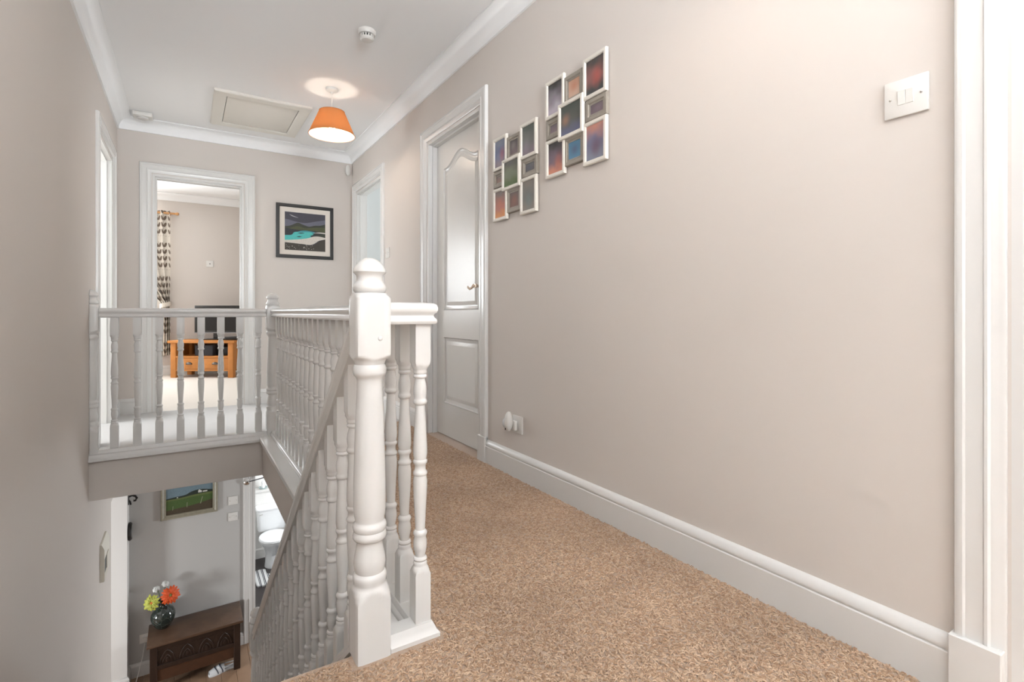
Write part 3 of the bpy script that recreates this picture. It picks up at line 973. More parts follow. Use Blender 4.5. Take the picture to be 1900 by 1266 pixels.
def quad_uv(name, corners, m, parent):
    """single sheet with uv 0..1: corners bottom-left, bottom-right, top-right, top-left as seen"""
    me = bpy.data.meshes.new(name)
    me.from_pydata(corners, [], [(0, 1, 2, 3)])
    uv = me.uv_layers.new(name='UVMap')
    for i, c in enumerate([(0, 0), (1, 0), (1, 1), (0, 1)]):
        uv.data[i].uv = c
    me.materials.append(m)
    return link(name, me, parent)


WFR = mat('whitewashed_frame_wood', srgb(226, 220, 210), 0.55, noise=(60, 0.06), bump=(80, 0.1))
TFR = mat('grey_taupe_frame_wood', srgb(150, 142, 131), 0.6, noise=(60, 0.12), bump=(80, 0.12))
LAY = {  # u0, u1, w0, w1, white?, depth
    'LT': (0.000, 0.136, 0.268, 0.440, 1, 0.006), 'LM': (0.000, 0.104, 0.178, 0.264, 0, 0.001), 'LB': (0.002, 0.140, 0.000, 0.172, 1, 0.006),
    'MT': (0.132, 0.258, 0.292, 0.416, 0, 0.001), 'C': (0.104, 0.270, 0.143, 0.303, 1, 0.014), 'MB': (0.132, 0.264, 0.026, 0.150, 0, 0.001),
    'RT': (0.262, 0.402, 0.266, 0.438, 1, 0.006), 'RM': (0.274, 0.402, 0.174, 0.264, 0, 0.001), 'RB': (0.264, 0.402, -0.004, 0.172, 1, 0.006)}
PH_A = {'LT': ([(0, (120, 112, 128)), (0.5, (88, 104, 140)), (1, (120, 130, 150))], ((0.7, 0.45, 0.4), (170, 80, 88))),
        'MT': ([(0, (120, 104, 108)), (1, (96, 92, 92))], ((0.4, 0.6, 0.4), (150, 140, 140))),
        'RT': ([(0, (130, 118, 128)), (0.5, (110, 112, 108)), (1, (84, 92, 86))], ((0.3, 0.3, 0.4), (150, 138, 150))),
        'LM': ([(0, (150, 120, 112)), (1, (122, 110, 106))], None),
        'C': ([(0, (84, 104, 64)), (0.5, (112, 120, 98)), (1, (82, 84, 82))], None),
        'RM': ([(0, (92, 88, 92)), (1, (108, 108, 112))], ((0.4, 0.5, 0.5), (90, 98, 112))),
        'LB': ([(0, (212, 134, 70)), (0.4, (180, 110, 90)), (1, (120, 108, 104))], None),
        'MB': ([(0, (120, 88, 80)), (1, (112, 96, 90))], ((0.5, 0.5, 0.5), (150, 100, 84))),
        'RB': ([(0, (136, 128, 120)), (0.5, (116, 116, 112)), (1, (132, 124, 116))], ((0.5, 0.3, 0.4), (110, 128, 130)))}
PH_B = {'LT': ([(0, (190, 180, 194)), (0.45, (140, 132, 140)), (1, (58, 56, 54))], ((0.6, 0.2, 0.4), (206, 200, 208))),
        'MT': ([(0, (206, 172, 152)), (1, (200, 158, 134))], ((0.5, 0.6, 0.42), (176, 100, 70))),
        'RT': ([(0, (72, 74, 74)), (0.5, (140, 96, 92)), (1, (72, 68, 66))], ((0.6, 0.45, 0.4), (196, 90, 78))),
        'LM': ([(0, (140, 122, 130)), (1, (118, 108, 114))], None),
        'C': ([(0, (104, 106, 130)), (0.5, (92, 94, 88)), (1, (74, 80, 74))], ((0.25, 0.5, 0.3), (190, 140, 116))),
        'RM': ([(0, (120, 104, 112)), (1, (112, 100, 104))], ((0.6, 0.5, 0.4), (142, 124, 136))),
        'LB': ([(0, (204, 138, 116)), (0.45, (120, 104, 116)), (1, (62, 60, 60))], ((0.7, 0.35, 0.4), (190, 110, 84))),
        'MB': ([(0, (96, 138, 168)), (1, (88, 130, 160))], ((0.5, 0.5, 0.42), (84, 62, 78))),
        'RB': ([(0, (130, 134, 150)), (0.5, (118, 116, 140)), (1, (186, 132, 118))], ((0.55, 0.35, 0.42), (96, 52, 60)))}


def collage(label, y_left, z0, photos, tagname):
    """group of nine joined frames on the right wall; u runs towards the camera (-y)"""
    r = thing('photo_collage', label, 'photo frame', (XR, y_left, z0), 0, 'photo frame clusters on the landing wall')
    ft = 0.016
    for k, (u0, u1, w0, w1, white, dep) in LAY.items():
        fw = 0.017 if white else 0.020
        x1 = -dep - 0.001
        xf = x1 - ft
        path = [(0, -u0, w0), (0, -u1, w0), (0, -u1, w1), (0, -u0, w1)]
        # profile: a outwards (dir x n), b along n = -x
        pr = [(0, dep + 0.001 if dep > 0.002 else 0.001), (0, dep + ft - 0.003), (-0.003, dep + ft), (-fw + 0.004, dep + ft), (-fw, dep + ft - 0.004), (-fw, dep + 0.001)]
        n = (-1, 0, 0)
        d = Vector(path[1]) - Vector(path[0])
        if d.cross(Vector(n)).dot(Vector((0, 0, -1))) < 0:
            path.reverse()
        f = build('frame', MB().sweep(path, pr, n, closed=True), WFR if white else TFR, r)
        e = fw - 0.001
        xp = -dep - ft + 0.007
        st, bl = photos[k]
        quad_uv('photograph', [(xp, -u0 - e, w0 + e), (xp, -u1 + e, w0 + e), (xp, -u1 + e, w1 - e), (xp, -u0 - e, w1 - e)], photo_mat('photo_%s_%s' % (tagname, k), st, bl), f)
        if not white:
            build('mount', MB().sweep([(xp, -u0 - e, w0 + e), (xp, -u0 - e, w1 - e), (xp, -u1 + e, w1 - e), (xp, -u1 + e, w0 + e)], [(0, 0), (0, 0.002), (0.007, 0.002), (0.007, 0)], (-1, 0, 0), closed=True), TFR, f)
    return r


collage('cluster of nine joined white and taupe photo frames beside the panelled door', 2.371, 1.313, PH_A, 'a')
collage('nine joined white and taupe photo frames including a blue photo, away from the door', 1.896, 1.438, PH_B, 'b')


def paint(name, c, rough=0.55):
    return mat('art_' + name, srgb(*c), rough, noise=(90, 0.18))


def artwork(root, w, h, y, layers):
    """flat print facing -y: list of (material, polygon in 0..1 coords), each a hair in front of the previous"""
    mb = MB()
    mats = []
    for i, (m, poly) in enumerate(layers):
        if m not in mats:
            mats.append(m)
        yy = y - 0.00012 * i
        pts = [(-w / 2 + max(0, min(1, p[0])) * w, yy, -h / 2 + max(0, min(1, p[1])) * h) for p in poly]
        mb.add(pts, [tuple(range(len(pts)))], mats.index(m))
    me = bpy.data.meshes.new('print')
    me.from_pydata(mb.v, [], mb.f)
    for m in mats:
        me.materials.append(m)
    me.polygons.foreach_set('material_index', mb.mi)
    return link('print', me, root)


def wavy(pts, n=6):
    """Catmull-Rom through points"""
    out = []
    P = [pts[0]] + pts + [pts[-1]]
    for i in range(1, len(P) - 2):
        for k in range(n):
            t = k / n
            q = []
            for d in (0, 1):
                p0, p1, p2, p3 = (P[i + j][d] for j in (-1, 0, 1, 2))
                q.append(0.5 * (2 * p1 + (p2 - p0) * t + (2 * p0 - 5 * p1 + 4 * p2 - p3) * t * t + (3 * p1 - p0 - 3 * p2 + p3) * t ** 3))
            out.append(tuple(q))
    out.append(pts[-1])
    return out


# seascape on the end wall
PW, PHH = 0.515, 0.508
px, pz = 0.967, 1.599
r = thing('framed_seascape', 'black framed seascape with turquoise bay and white sand on the end wall', 'picture', (px, YE, pz))
fr = [(0, 0.001), (0, 0.020), (-0.004, 0.024), (-0.024, 0.024), (-0.030, 0.018), (-0.030, 0.001)]
build('frame', MB().sweep([(-PW / 2, 0, -PHH / 2), (PW / 2, 0, -PHH / 2), (PW / 2, 0, PHH / 2), (-PW / 2, 0, PHH / 2)], [(a, b) for a, b in fr], (0, -1, 0), closed=True), BLACK, r)
build('mount', MB().box(-PW / 2 + 0.025, PW / 2 - 0.025, -0.012, -0.002, -PHH / 2 + 0.025, PHH / 2 - 0.025), mat('cream_mount_board', srgb(222, 213, 203), 0.8), r, smooth=None)
SKY, SKY2, MOON = paint('slate_sky', (62, 60, 70)), paint('grey_cloud', (98, 98, 112)), paint('pale_streak', (176, 174, 178))
HILL, HILL2, SEA0, SEA1, SEA2, SAND, ROCK, SPECK = paint('dark_hill', (52, 54, 42)), paint('moss_hill', (72, 76, 46)), paint('ink_sea', (34, 36, 42)), paint('turquoise_sea', (74, 178, 174)), paint('teal_sea', (56, 136, 144)), paint('white_sand', (206, 198, 188)), paint('brown_rock', (58, 52, 44)), paint('shell_speck', (170, 166, 156))
L = [(SKY, [(0, 0), (1, 0), (1, 1), (0, 1)]),
     (SKY2, wavy([(0, 0.62), (0, 0.80), (0.25, 0.76), (0.5, 0.74), (0.75, 0.80), (1, 0.86)]) + wavy([(1, 0.66), (0.6, 0.62), (0, 0.62)])),
     (SKY, wavy([(0.1, 0.86), (0.35, 0.80), (0.6, 0.84), (0.9, 0.92), (0.6, 0.95), (0.1, 0.86)])),
     (MOON, wavy([(0.11, 0.94), (0.18, 0.89), (0.33, 0.862), (0.20, 0.905), (0.11, 0.94)])),
     (HILL, [(0, 0.45)] + wavy([(0, 0.61), (0.14, 0.645), (0.31, 0.73), (0.42, 0.695), (0.52, 0.665), (0.60, 0.652), (0.74, 0.69), (0.86, 0.70), (1, 0.745)]) + [(1, 0.45)]),
     (HILL2, [(0.1, 0.55)] + wavy([(0.1, 0.56), (0.3, 0.64), (0.5, 0.60), (0.7, 0.63), (1, 0.66)]) + [(1, 0.53), (0.5, 0.53)]),
     (SEA0, [(0, 0.40)] + wavy([(0, 0.57), (0.3, 0.545), (0.6, 0.545), (1, 0.52)]) + [(1, 0.35)]),
     (SEA2, wavy([(0.2, 0.44), (0.42, 0.53), (0.66, 0.525), (0.74, 0.49), (0.60, 0.45), (0.2, 0.44)])),
     (SEA1, [(0, 0.27)] + wavy([(0, 0.38), (0.16, 0.40), (0.24, 0.48), (0.42, 0.49), (0.62, 0.50), (0.70, 0.44), (0.62, 0.40), (0.66, 0.35), (0.4, 0.28), (0, 0.25)])),
     (SEA0, wavy([(0.28, 0.355), (0.34, 0.375), (0.41, 0.372), (0.35, 0.35), (0.28, 0.355)])),
     (SEA0, wavy([(0.30, 0.455), (0.40, 0.475), (0.48, 0.465), (0.38, 0.448), (0.30, 0.455)])),
     (SAND, wavy([(0.68, 0.485), (0.85, 0.515), (1, 0.51), (1, 0.485), (0.85, 0.490), (0.68, 0.485)])),
     (HILL, wavy([(0.62, 0.43), (0.8, 0.455), (1, 0.47), (1, 0.37), (0.8, 0.42), (0.62, 0.43)])),
     (SAND, [(0, 0.17)] + wavy([(0, 0.255), (0.3, 0.285), (0.55, 0.335), (0.72, 0.395), (0.86, 0.40), (1, 0.375), (1, 0.34), (0.84, 0.29), (0.72, 0.20), (0.6, 0.16), (0.4, 0.175), (0, 0.17)])),
     (ROCK, [(0, 0)] + wavy([(0, 0.195), (0.35, 0.175), (0.62, 0.15), (0.74, 0.19), (0.84, 0.27), (1, 0.335)]) + [(1, 0)])]
for k in range(26):
    u_, w_ = random.random() * 0.8, 0.02 + random.random() * 0.13
    s_ = 0.006 + random.random() * 0.009
    L.append((SPECK, [(u_ - s_, w_), (u_, w_ - s_), (u_ + s_, w_), (u_, w_ + s_)]))
artwork(r, PW - 0.150, PHH - 0.150, -0.0125, L)

# farm landscape in the hall
OLDGOLD = mat('tarnished_silver_gilt', srgb(150, 144, 126), 0.4, noise=(40, 0.2))
lw, lh = 0.480, 0.400
lx, lz = 0.0375, -1.187 + lh / 2
r = thing('framed_landscape', 'farm landscape painting with green fields in a dull gilt frame in the hall', 'picture', (lx, YH, lz))
fr2 = [(0, 0.001), (0, 0.012), (-0.006, 0.026), (-0.016, 0.030), (-0.026, 0.022), (-0.032, 0.016), (-0.038, 0.018), (-0.044, 0.010), (-0.044, 0.001)]
build('frame', MB().sweep([(-lw / 2, 0, -lh / 2), (lw / 2, 0, -lh / 2), (lw / 2, 0, lh / 2), (-lw / 2, 0, lh / 2)], fr2, (0, -1, 0), closed=True), OLDGOLD, r)
build('slip', MB().box(-lw / 2 + 0.04, lw / 2 - 0.04, -0.006, -0.001, -lh / 2 + 0.04, lh / 2 - 0.04), OLDGOLD, r, smooth=None)
BLUE, FIELD, FIELD2, HEDGE, EARTH, WHITE, POST = paint('blue_grey_sky', (108, 128, 138)), paint('green_field', (70, 92, 46)), paint('olive_field', (92, 104, 58)), paint('dark_hedge', (38, 46, 38)), paint('brown_verge', (72, 62, 46)), paint('white_cottage', (206, 206, 200)), paint('fence_post', (128, 132, 104))
L = [(BLUE, [(0, 0), (1, 0), (1, 1), (0, 1)]), (HEDGE, wavy([(0, 0.50), (0.2, 0.53), (0.4, 0.55), (0.52, 0.62), (0.66, 0.66), (0.8, 0.65), (1, 0.60)]) + [(1, 0.3), (0, 0.3)]),
     (FIELD2, wavy([(0, 0.47), (0.3, 0.48), (0.6, 0.52), (1, 0.54)]) + [(1, 0), (0, 0)]), (FIELD, wavy([(0, 0.42), (0.3, 0.43), (0.6, 0.46), (1, 0.47)]) + [(1, 0), (0, 0)]),
     (EARTH, wavy([(0, 0.13), (0.3, 0.17), (0.6, 0.20), (1, 0.30)]) + [(1, 0), (0, 0)]),
     (WHITE, [(0.68, 0.56), (0.76, 0.56), (0.76, 0.61), (0.70, 0.66), (0.68, 0.62)]), (WHITE, [(0.78, 0.56), (0.88, 0.56), (0.88, 0.60), (0.78, 0.60)]), (WHITE, [(0.22, 0.49), (0.25, 0.49), (0.25, 0.515), (0.22, 0.515)]),
     (POST, [(0.72, 0.20), (0.74, 0.20), (0.785, 0.42), (0.765, 0.42)]), (POST, [(0.43, 0.15), (0.445, 0.15), (0.45, 0.31), (0.435, 0.31)]), (POST, [(0.13, 0.12), (0.142, 0.12), (0.15, 0.25), (0.138, 0.25)])]
artwork(r, lw - 0.09, lh - 0.09, -0.0065, L)

# ---------------------------------------------------------------- bedroom: television on its stand, curtain
FWD = Vector((math.sin(YAW), math.cos(YAW), 0))
RGT = Vector((math.cos(YAW), -math.sin(YAW), 0))
r = thing('television_stand', 'oak television stand with two drawers and an open shelf in the bedroom', 'television stand', tuple(FWD * 6.5 + RGT * (-3.94) + Vector((0, 0, -0.001))), -YAW)
W2, D_, H_ = 0.397, 0.40, 0.475
build('top', MB().bbox(-W2 - 0.028, W2 + 0.028, -0.022, D_ + 0.01, H_ - 0.034, H_, 0.005, 2), OAK, r)
lm = MB().bbox(-0.033, 0.033, -0.033, 0.033, 0, H_ - 0.034, 0.004, 2).mesh('leg', [OAK])
for sx in (-1, 1):
    for y in (0.033, D_ - 0.033):
        link('leg', lm, r, (sx * (W2 - 0.033), y, 0))
for sx in (-1, 1):
    build('side_panel', MB().box(sx * (W2 - 0.02) - 0.008, sx * (W2 - 0.02) + 0.008, 0.06, D_ - 0.06, 0.085, H_ - 0.034), OAK, r, smooth=None)
build('back_panel', MB().box(-W2 + 0.03, W2 - 0.03, D_ - 0.02, D_ - 0.01, 0.085, H_ - 0.034), mat('dark_oak_back', srgb(120, 78, 42), 0.5), r, smooth=None)
build('shelf', MB().bbox(-W2 + 0.066, W2 - 0.066, 0.004, D_ - 0.02, 0.252, 0.276, 0.002, 1), OAK, r)
build('bottom_rail', MB().bbox(-W2 + 0.066, W2 - 0.066, 0.004, D_ - 0.02, 0.085, 0.108, 0.002, 1), OAK, r)
for s_ in (-1, 1):
    x0, x1 = (-W2 + 0.069, -0.003) if s_ < 0 else (0.003, W2 - 0.069)
    d = build('drawer', MB().bbox(x0, x1, 0.008, 0.3, 0.111, 0.249, 0.003, 2), OAK, r)
    xc = (x0 + x1) / 2
    build('cup_handle', MB().ball((xc, 0.008, 0.175), (0.040, 0.024, 0.026), 18, 8, z0=-0.25), mat('pewter', (0.14, 0.13, 0.12), 0.35, metal=0.9), d)
base = r.location.copy()
tvo = base + FWD * 0.17 + RGT * 0.085
r2 = thing('television', 'flat black television standing on the oak stand', 'television', (tvo.x, tvo.y, H_ - 0.001), -YAW)
build('casing', MB().bbox(-0.283, 0.283, 0, 0.045, 0.088, 0.446, 0.006, 2), mat('gloss_black_plastic', srgb(16, 16, 17), 0.15), r2)
build('screen', MB().box(-0.258, 0.258, -0.001, 0.002, 0.118, 0.424), mat('dark_screen', srgb(9, 9, 10), 0.08), r2, smooth=None)
build('bezel_edge', MB().bbox(-0.283, 0.283, -0.002, 0.004, 0.086, 0.097, 0.001, 1), mat('silver_trim', (0.3, 0.3, 0.31), 0.3, metal=0.8), r2)
build('neck', MB().bbox(-0.045, 0.045, 0.012, 0.036, 0.010, 0.10, 0.004, 2), BLACK, r2)
build('foot', MB().bbox(-0.15, 0.15, -0.07, 0.13, 0.001, 0.014, 0.005, 2), BLACK, r2)
p = base + FWD * 0.12 + RGT * 0.345
r3 = thing('media_box', 'thin black media box on the stand beside the television', 'media box', (p.x, p.y, H_ - 0.001), -YAW)
build('casing', MB().bbox(-0.085, 0.085, -0.07, 0.07, 0.001, 0.045, 0.004, 2), BLACK, r3)
build('front_strip', MB().box(-0.07, 0.07, -0.0715, -0.070, 0.012, 0.030), mat('dark_screen', (0, 0, 0)), r3, smooth=None)
p = base + FWD * 0.14 + RGT * (-0.01)
r4 = thing('speaker_box', 'dark grey box speaker on the open shelf of the oak stand', 'speaker', (p.x, p.y, 0.2755), -YAW)
build('cabinet', MB().bbox(-0.115, 0.115, -0.08, 0.08, 0.0, 0.135, 0.006, 2), mat('charcoal_cloth', srgb(58, 60, 66), 0.8), r4)
build('grille', MB().box(-0.105, 0.105, -0.082, -0.080, 0.01, 0.125), mat('charcoal_cloth', (0, 0, 0)), r4, smooth=None)
p = base + FWD * 0.2 + RGT * 0.205
r5 = thing('recorder_box', 'black electronic box at the right of the open shelf', 'media box', (p.x, p.y, 0.2755), -YAW)
build('casing', MB().bbox(-0.085, 0.085, -0.08, 0.10, 0.0, 0.11, 0.004, 2), BLACK, r5)
build('slot', MB().box(-0.06, 0.06, -0.081, -0.079, 0.05, 0.056), DARK, r5, smooth=None)

# curtain with leaf print
def leaf_mat():
    m = bpy.data.materials.new('leaf_print_fabric')
    m.use_nodes = True
    nt, b = nodes_of(m)
    b.inputs['Roughness'].default_value = 0.9
    tc = nt.nodes.new('ShaderNodeTexCoord')
    sep = nt.nodes.new('ShaderNodeSeparateXYZ')
    nt.links.new(tc.outputs['UV'], sep.inputs[0])

    def M_(op, a, b_=None, c=None):
        n = nt.nodes.new('ShaderNodeMath')
        n.operation = op
        for i, v in enumerate((a, b_, c)):
            if v is None:
                continue
            if isinstance(v, (int, float)):
                n.inputs[i].default_value = v
            else:
                nt.links.new(v, n.inputs[i])
        return n.outputs[0]
    u = M_('FRACT', M_('MULTIPLY', sep.outputs['X'], 1 / 0.125))
    v0 = M_('MULTIPLY', sep.outputs['Y'], 1 / 0.088)
    v = M_('FRACT', v0)
    du = M_('ABSOLUTE', M_('SUBTRACT', u, 0.5))
    # a leaf either side of the stem, tilted up and outwards
    a = M_('SUBTRACT', du, 0.20)
    c = M_('SUBTRACT', M_('SUBTRACT', v, 0.5), M_('MULTIPLY', a, 1.0))
    e = M_('ADD', M_('POWER', M_('DIVIDE', a, 0.19), 2.0), M_('POWER', M_('DIVIDE', c, 0.30), 2.0))
    leaf = M_('LESS_THAN', e, 1.0)
    stem = M_('LESS_THAN', du, 0.018)
    gap = M_('GREATER_THAN', M_('FRACT', M_('MULTIPLY', v0, 0.2)), 0.16)
    fac = M_('MULTIPLY', M_('MAXIMUM', leaf, stem), gap)
    mx = nt.nodes.new('ShaderNodeMix')
    mx.data_type = 'RGBA'
    nt.links.new(fac, mx.inputs[0])
    mx.inputs[6].default_value = (*srgb(214, 206, 194), 1)
    mx.inputs[7].default_value = (*srgb(112, 98, 86), 1)
    nt.links.new(mx.outputs[2], b.inputs['Base Color'])
    return m


def curtain(root):
    NU, NZ = 90, 44
    zt, zk, zb = 2.165, 0.95, 0.24
    V, U = [], []
    for j in range(NZ + 1):
        z = zt + (zb - zt) * j / NZ
        if z >= zk:
            t = (zt - z) / (zt - zk)
            e = t ** 2.6
            xl = -0.72 + (-0.268 + 0.72) * e
            xr = -0.166 + 0.010 * math.sin(t * 3) - 0.010 * t
        else:
            t = min(1, (zk - z) / 0.25)
            xl = -0.268 - 0.030 * t
            xr = -0.174 + 0.004 * t
        wdt = xr - xl
        amp = 0.030 + 0.014 * (1 - wdt / 0.55)
        for i in range(NU + 1):
            s_ = i / NU
            V.append((xl + s_ * wdt + 0.006 * math.sin(s_ * 40 + z), 8.105 + amp * math.sin(s_ * 2 * PI * 5.5 + 1.0) * (0.75 + 0.25 * math.sin(z * 3)), z + (0.05 * s_ if z < zk else 0) * min(1, (zk - z))))
            U.append((s_ * 1.05 + 0.03, z))
    F = []
    for j in range(NZ):
        for i in range(NU):
            a = j * (NU + 1) + i
            F.append((a, a + 1, a + NU + 2, a + NU + 1))
    me = bpy.data.meshes.new('fabric')
    me.from_pydata(V, [], F)
    uv = me.uv_layers.new(name='UVMap')
    for l in me.loops:
        uv.data[l.index].uv = U[l.vertex_index]
    me.materials.append(leaf_mat())
    me.polygons.foreach_set('use_smooth', [True] * len(me.polygons))
    o = link('fabric', me, root, -root.location)
    sm = o.modifiers.new('thickness', 'SOLIDIFY')
    sm.thickness = 0.002
    return o


r = thing('curtain', 'cream curtain with taupe leaf print tied back at the bedroom window', 'curtain', (-0.3, 8.105, 0.24))
curtain(r)
rg = []
for k in range(40):
    a = 2 * PI * k / 40
    rg.append((-0.221 + 0.062 * math.cos(a), 8.105 + 0.055 * math.sin(a), 0.93 + 0.018 * math.cos(a)))
build('tieback', MB().sweep(rg, [(-0.002, -0.028), (0.002, -0.028), (0.002, 0.028), (-0.002, 0.028)], (0, 0, 1), closed=True), mat('cream_tieback', srgb(212, 204, 192), 0.9), r, world=True)
r = thing('curtain_pole', 'wooden curtain pole with turned finial in the bedroom', 'curtain pole', (-0.13, 8.105, 2.135))
PINE = mat('pine_pole', srgb(202, 150, 98), 0.4)
build('pole', MB().tube([(-1.75, 0, 0), (-0.9, 0, 0), (0, 0, 0)], 0.014, 16), PINE, r)
build('finial', MB().lathe([(0.014, 0), (0.018, 0.004), (0.012, 0.010), (0.014, 0.016), (0.022, 0.036), (0.020, 0.050), (0.010, 0.060), (0.001, 0.062)], seg=18, M=Matrix.Rotation(PI / 2, 4, 'Y')), PINE, r)
build('bracket', MB().bbox(-0.06, -0.035, 0.0, 0.0945, -0.02, 0.02, 0.003, 1), PINE, r)

# ---------------------------------------------------------------- hall below: chest, vase, flowers
cx0, cx1, cy0, cy1, cz1 = -0.292, 0.472, 5.575, 5.975, -2.148
ch = thing('oak_chest', 'dark carved oak chest against the hall wall', 'chest', ((cx0 + cx1) / 2, (cy0 + cy1) / 2, ZF))
build('lid', MB().bbox(cx0, cx1, cy0, cy1, cz1 - 0.024, cz1, 0.005, 2), LIDOAK, ch, world=True)
ix0, ix1, iy0, iy1 = cx0 + 0.022, cx1 - 0.022, cy0 + 0.024, cy1 - 0.006
lg = MB().bbox(-0.028, 0.028, -0.028, 0.028, 0, cz1 - 0.024 - ZF, 0.003, 1).mesh('leg', [DOAK])
for x in (ix0 + 0.028, ix1 - 0.028):
    for y in (iy0 + 0.028, iy1 - 0.028):
        link('leg', lg, ch, Vector((x, y, ZF)) - ch.location)
zt_ = cz1 - 0.024
build('top_rail', MB().bbox(ix0 + 0.056, ix1 - 0.056, iy0 + 0.004, iy0 + 0.03, zt_ - 0.050, zt_, 0.002, 1), DOAK, ch, world=True)
build('middle_rail', MB().bbox(ix0 + 0.056, ix1 - 0.056, iy0 + 0.004, iy0 + 0.03, zt_ - 0.225, zt_ - 0.185, 0.002, 1), DOAK, ch, world=True)
build('carved_panel', MB().box(ix0 + 0.056, ix1 - 0.056, iy0 + 0.016, iy0 + 0.026, zt_ - 0.187, zt_ - 0.048), DOAK, ch, smooth=None, world=True)
build('lower_panel', MB().box(ix0 + 0.056, ix1 - 0.056, iy0 + 0.012, iy0 + 0.026, zt_ - 0.33, zt_ - 0.223), mat('red_brown_panel', srgb(76, 49, 33), 0.4, noise=(15, 0.3)), ch, smooth=None, world=True)
for x in (ix0 + 0.012, ix1 - 0.024):
    build('side_panel', MB().box(x, x + 0.012, iy0 + 0.056, iy1 - 0.056, zt_ - 0.33, zt_), DOAK, ch, smooth=None, world=True)
build('back_panel', MB().box(ix0 + 0.056, ix1 - 0.056, iy1 - 0.026, iy1 - 0.012, zt_ - 0.33, zt_), DOAK, ch, smooth=None, world=True)
aw = (ix1 - ix0 - 0.112) / 4
for k in range(4):
    xc = ix0 + 0.056 + aw * (k + 0.5)
    zb_ = zt_ - 0.180
    pts = []
    for i in range(11):
        t = i / 10
        a = PI * t
        pts.append((xc - 0.058 * math.cos(a), iy0 + 0.015, zb_ + 0.070 * math.sin(a) + 0.042 * (1 - abs(2 * t - 1)) ** 1.5))
    mb = MB().tube(pts, 0.0055, 6)
    mb.tube([(p_[0] * 0.6 + xc * 0.4, p_[1], zb_ + (p_[2] - zb_) * 0.6) for p_ in pts], 0.004, 6)
    mb.ball((xc, iy0 + 0.015, zb_ + 0.026), (0.012, 0.006, 0.022), 10, 6)
    build('carved_arch', mb, DOAK, ch, world=True)

vx, vy, vz = -0.178, 5.862, cz1
VASE = mat('dark_green_glaze', srgb(34, 44, 42), 0.06, 0.6, coat=0.6)
_nt, _b2 = nodes_of(VASE)
_v = _nt.nodes.new('ShaderNodeTexVoronoi')
_v.feature = 'DISTANCE_TO_EDGE'
_v.inputs['Scale'].default_value = 16
_tc = _nt.nodes.new('ShaderNodeTexCoord')
_nt.links.new(_tc.outputs['Object'], _v.inputs['Vector'])
_cr = _nt.nodes.new('ShaderNodeValToRGB')
_cr.color_ramp.elements[0].position = 0.0
_cr.color_ramp.elements[0].color = (*srgb(86, 94, 86), 1)
_cr.color_ramp.elements[1].position = 0.03
_cr.color_ramp.elements[1].color = (*srgb(36, 46, 43), 1)
_nt.links.new(_v.outputs['Distance'], _cr.inputs[0])
_nt.links.new(_cr.outputs[0], _b2.inputs['Base Color'])
vs = thing('vase', 'round dark green glazed vase on the oak chest', 'vase', (vx, vy, vz))
build('body', MB().lathe([(0.001, 0.0), (0.046, 0.0), (0.052, 0.006), (0.070, 0.028), (0.092, 0.070), (0.100, 0.104), (0.096, 0.138), (0.078, 0.172), (0.050, 0.198), (0.038, 0.212), (0.036, 0.222), (0.042, 0.236), (0.058, 0.252), (0.063, 0.258), (0.060, 0.258), (0.040, 0.238), (0.032, 0.222), (0.034, 0.205), (0.001, 0.200)], seg=40), VASE, vs)


def flower(label, head, facing, rad, pcol, ccol, npet=16, layers=2, width=0.16, foot=(0, 0), tilt=0.25):
    """head centre in world space, facing = direction of the flower face"""
    r_ = thing('gerbera_flower' if npet > 6 else 'white_blossom', label, 'flower', (vx + foot[0], vy + foot[1], vz + 0.215), 0, 'flowers in the green vase')
    H = Vector(head)
    q = Vector(facing).normalized().to_track_quat('Z', 'Y').to_matrix().to_4x4()
    M = Matrix.Translation(H) @ q
    PM = mat('petal_%d_%d_%d' % pcol, srgb(*pcol), 0.55, noise=(30, 0.15))
    mb = MB()
    for ly in range(layers):
        for k in range(npet):
            a = 2 * PI * (k + 0.5 * ly) / npet + random.uniform(-0.06, 0.06)
            L_ = rad * (1 - 0.22 * ly) * random.uniform(0.9, 1.05)
            w = rad * width * random.uniform(0.9, 1.15)
            el = tilt * (0.2 + 0.9 * ly) + random.uniform(-0.12, 0.12)
            loc = M @ Matrix.Rotation(a, 4, 'Z') @ Matrix.Rotation(-el, 4, 'Y')
            pts = []
            for t, ww, zz_ in ((0.12, 0.35, 0.0), (0.40, 0.85, 0.012), (0.72, 1.0, 0.004), (0.92, 0.6, -0.008)):
                pts += [(L_ * t, -w * ww, zz_ + 0.006 * ww), (L_ * t, 0, zz_ - 0.001), (L_ * t, w * ww, zz_ + 0.006 * ww)]
            pts.append((L_, 0, -0.012))
            fs = []
            for i in range(3):
                for j in range(2):
                    b0 = i * 3 + j
                    fs.append((b0, b0 + 3, b0 + 4, b0 + 1))
            fs += [(9, 12, 10), (10, 12, 11)]
            mb.add(pts, fs, 0, loc)
    me = mb.mesh('petals', [PM], 60)
    o = link('petals', me, r_, -r_.location)
    sd = o.modifiers.new('thickness', 'SOLIDIFY')
    sd.thickness = 0.0012
    build('centre', MB().ball((0, 0, 0.004), (rad * 0.25, rad * 0.25, rad * 0.12), 16, 8, M=M), mat('centre_%d_%d_%d' % ccol, srgb(*ccol), 0.8, bump=(300, 0.8)), r_, world=True)
    f0 = Vector((vx + foot[0], vy + foot[1], vz + 0.215))
    bk = H - Vector(facing).normalized() * 0.05
    build('stem', MB().tube([f0, f0 * 0.5 + bk * 0.5 + Vector((0, 0, 0.01)), bk, H - Vector(facing).normalized() * 0.004], 0.003, 6), mat('green_stem', srgb(70, 96, 50), 0.6), r_, world=True)
    return r_


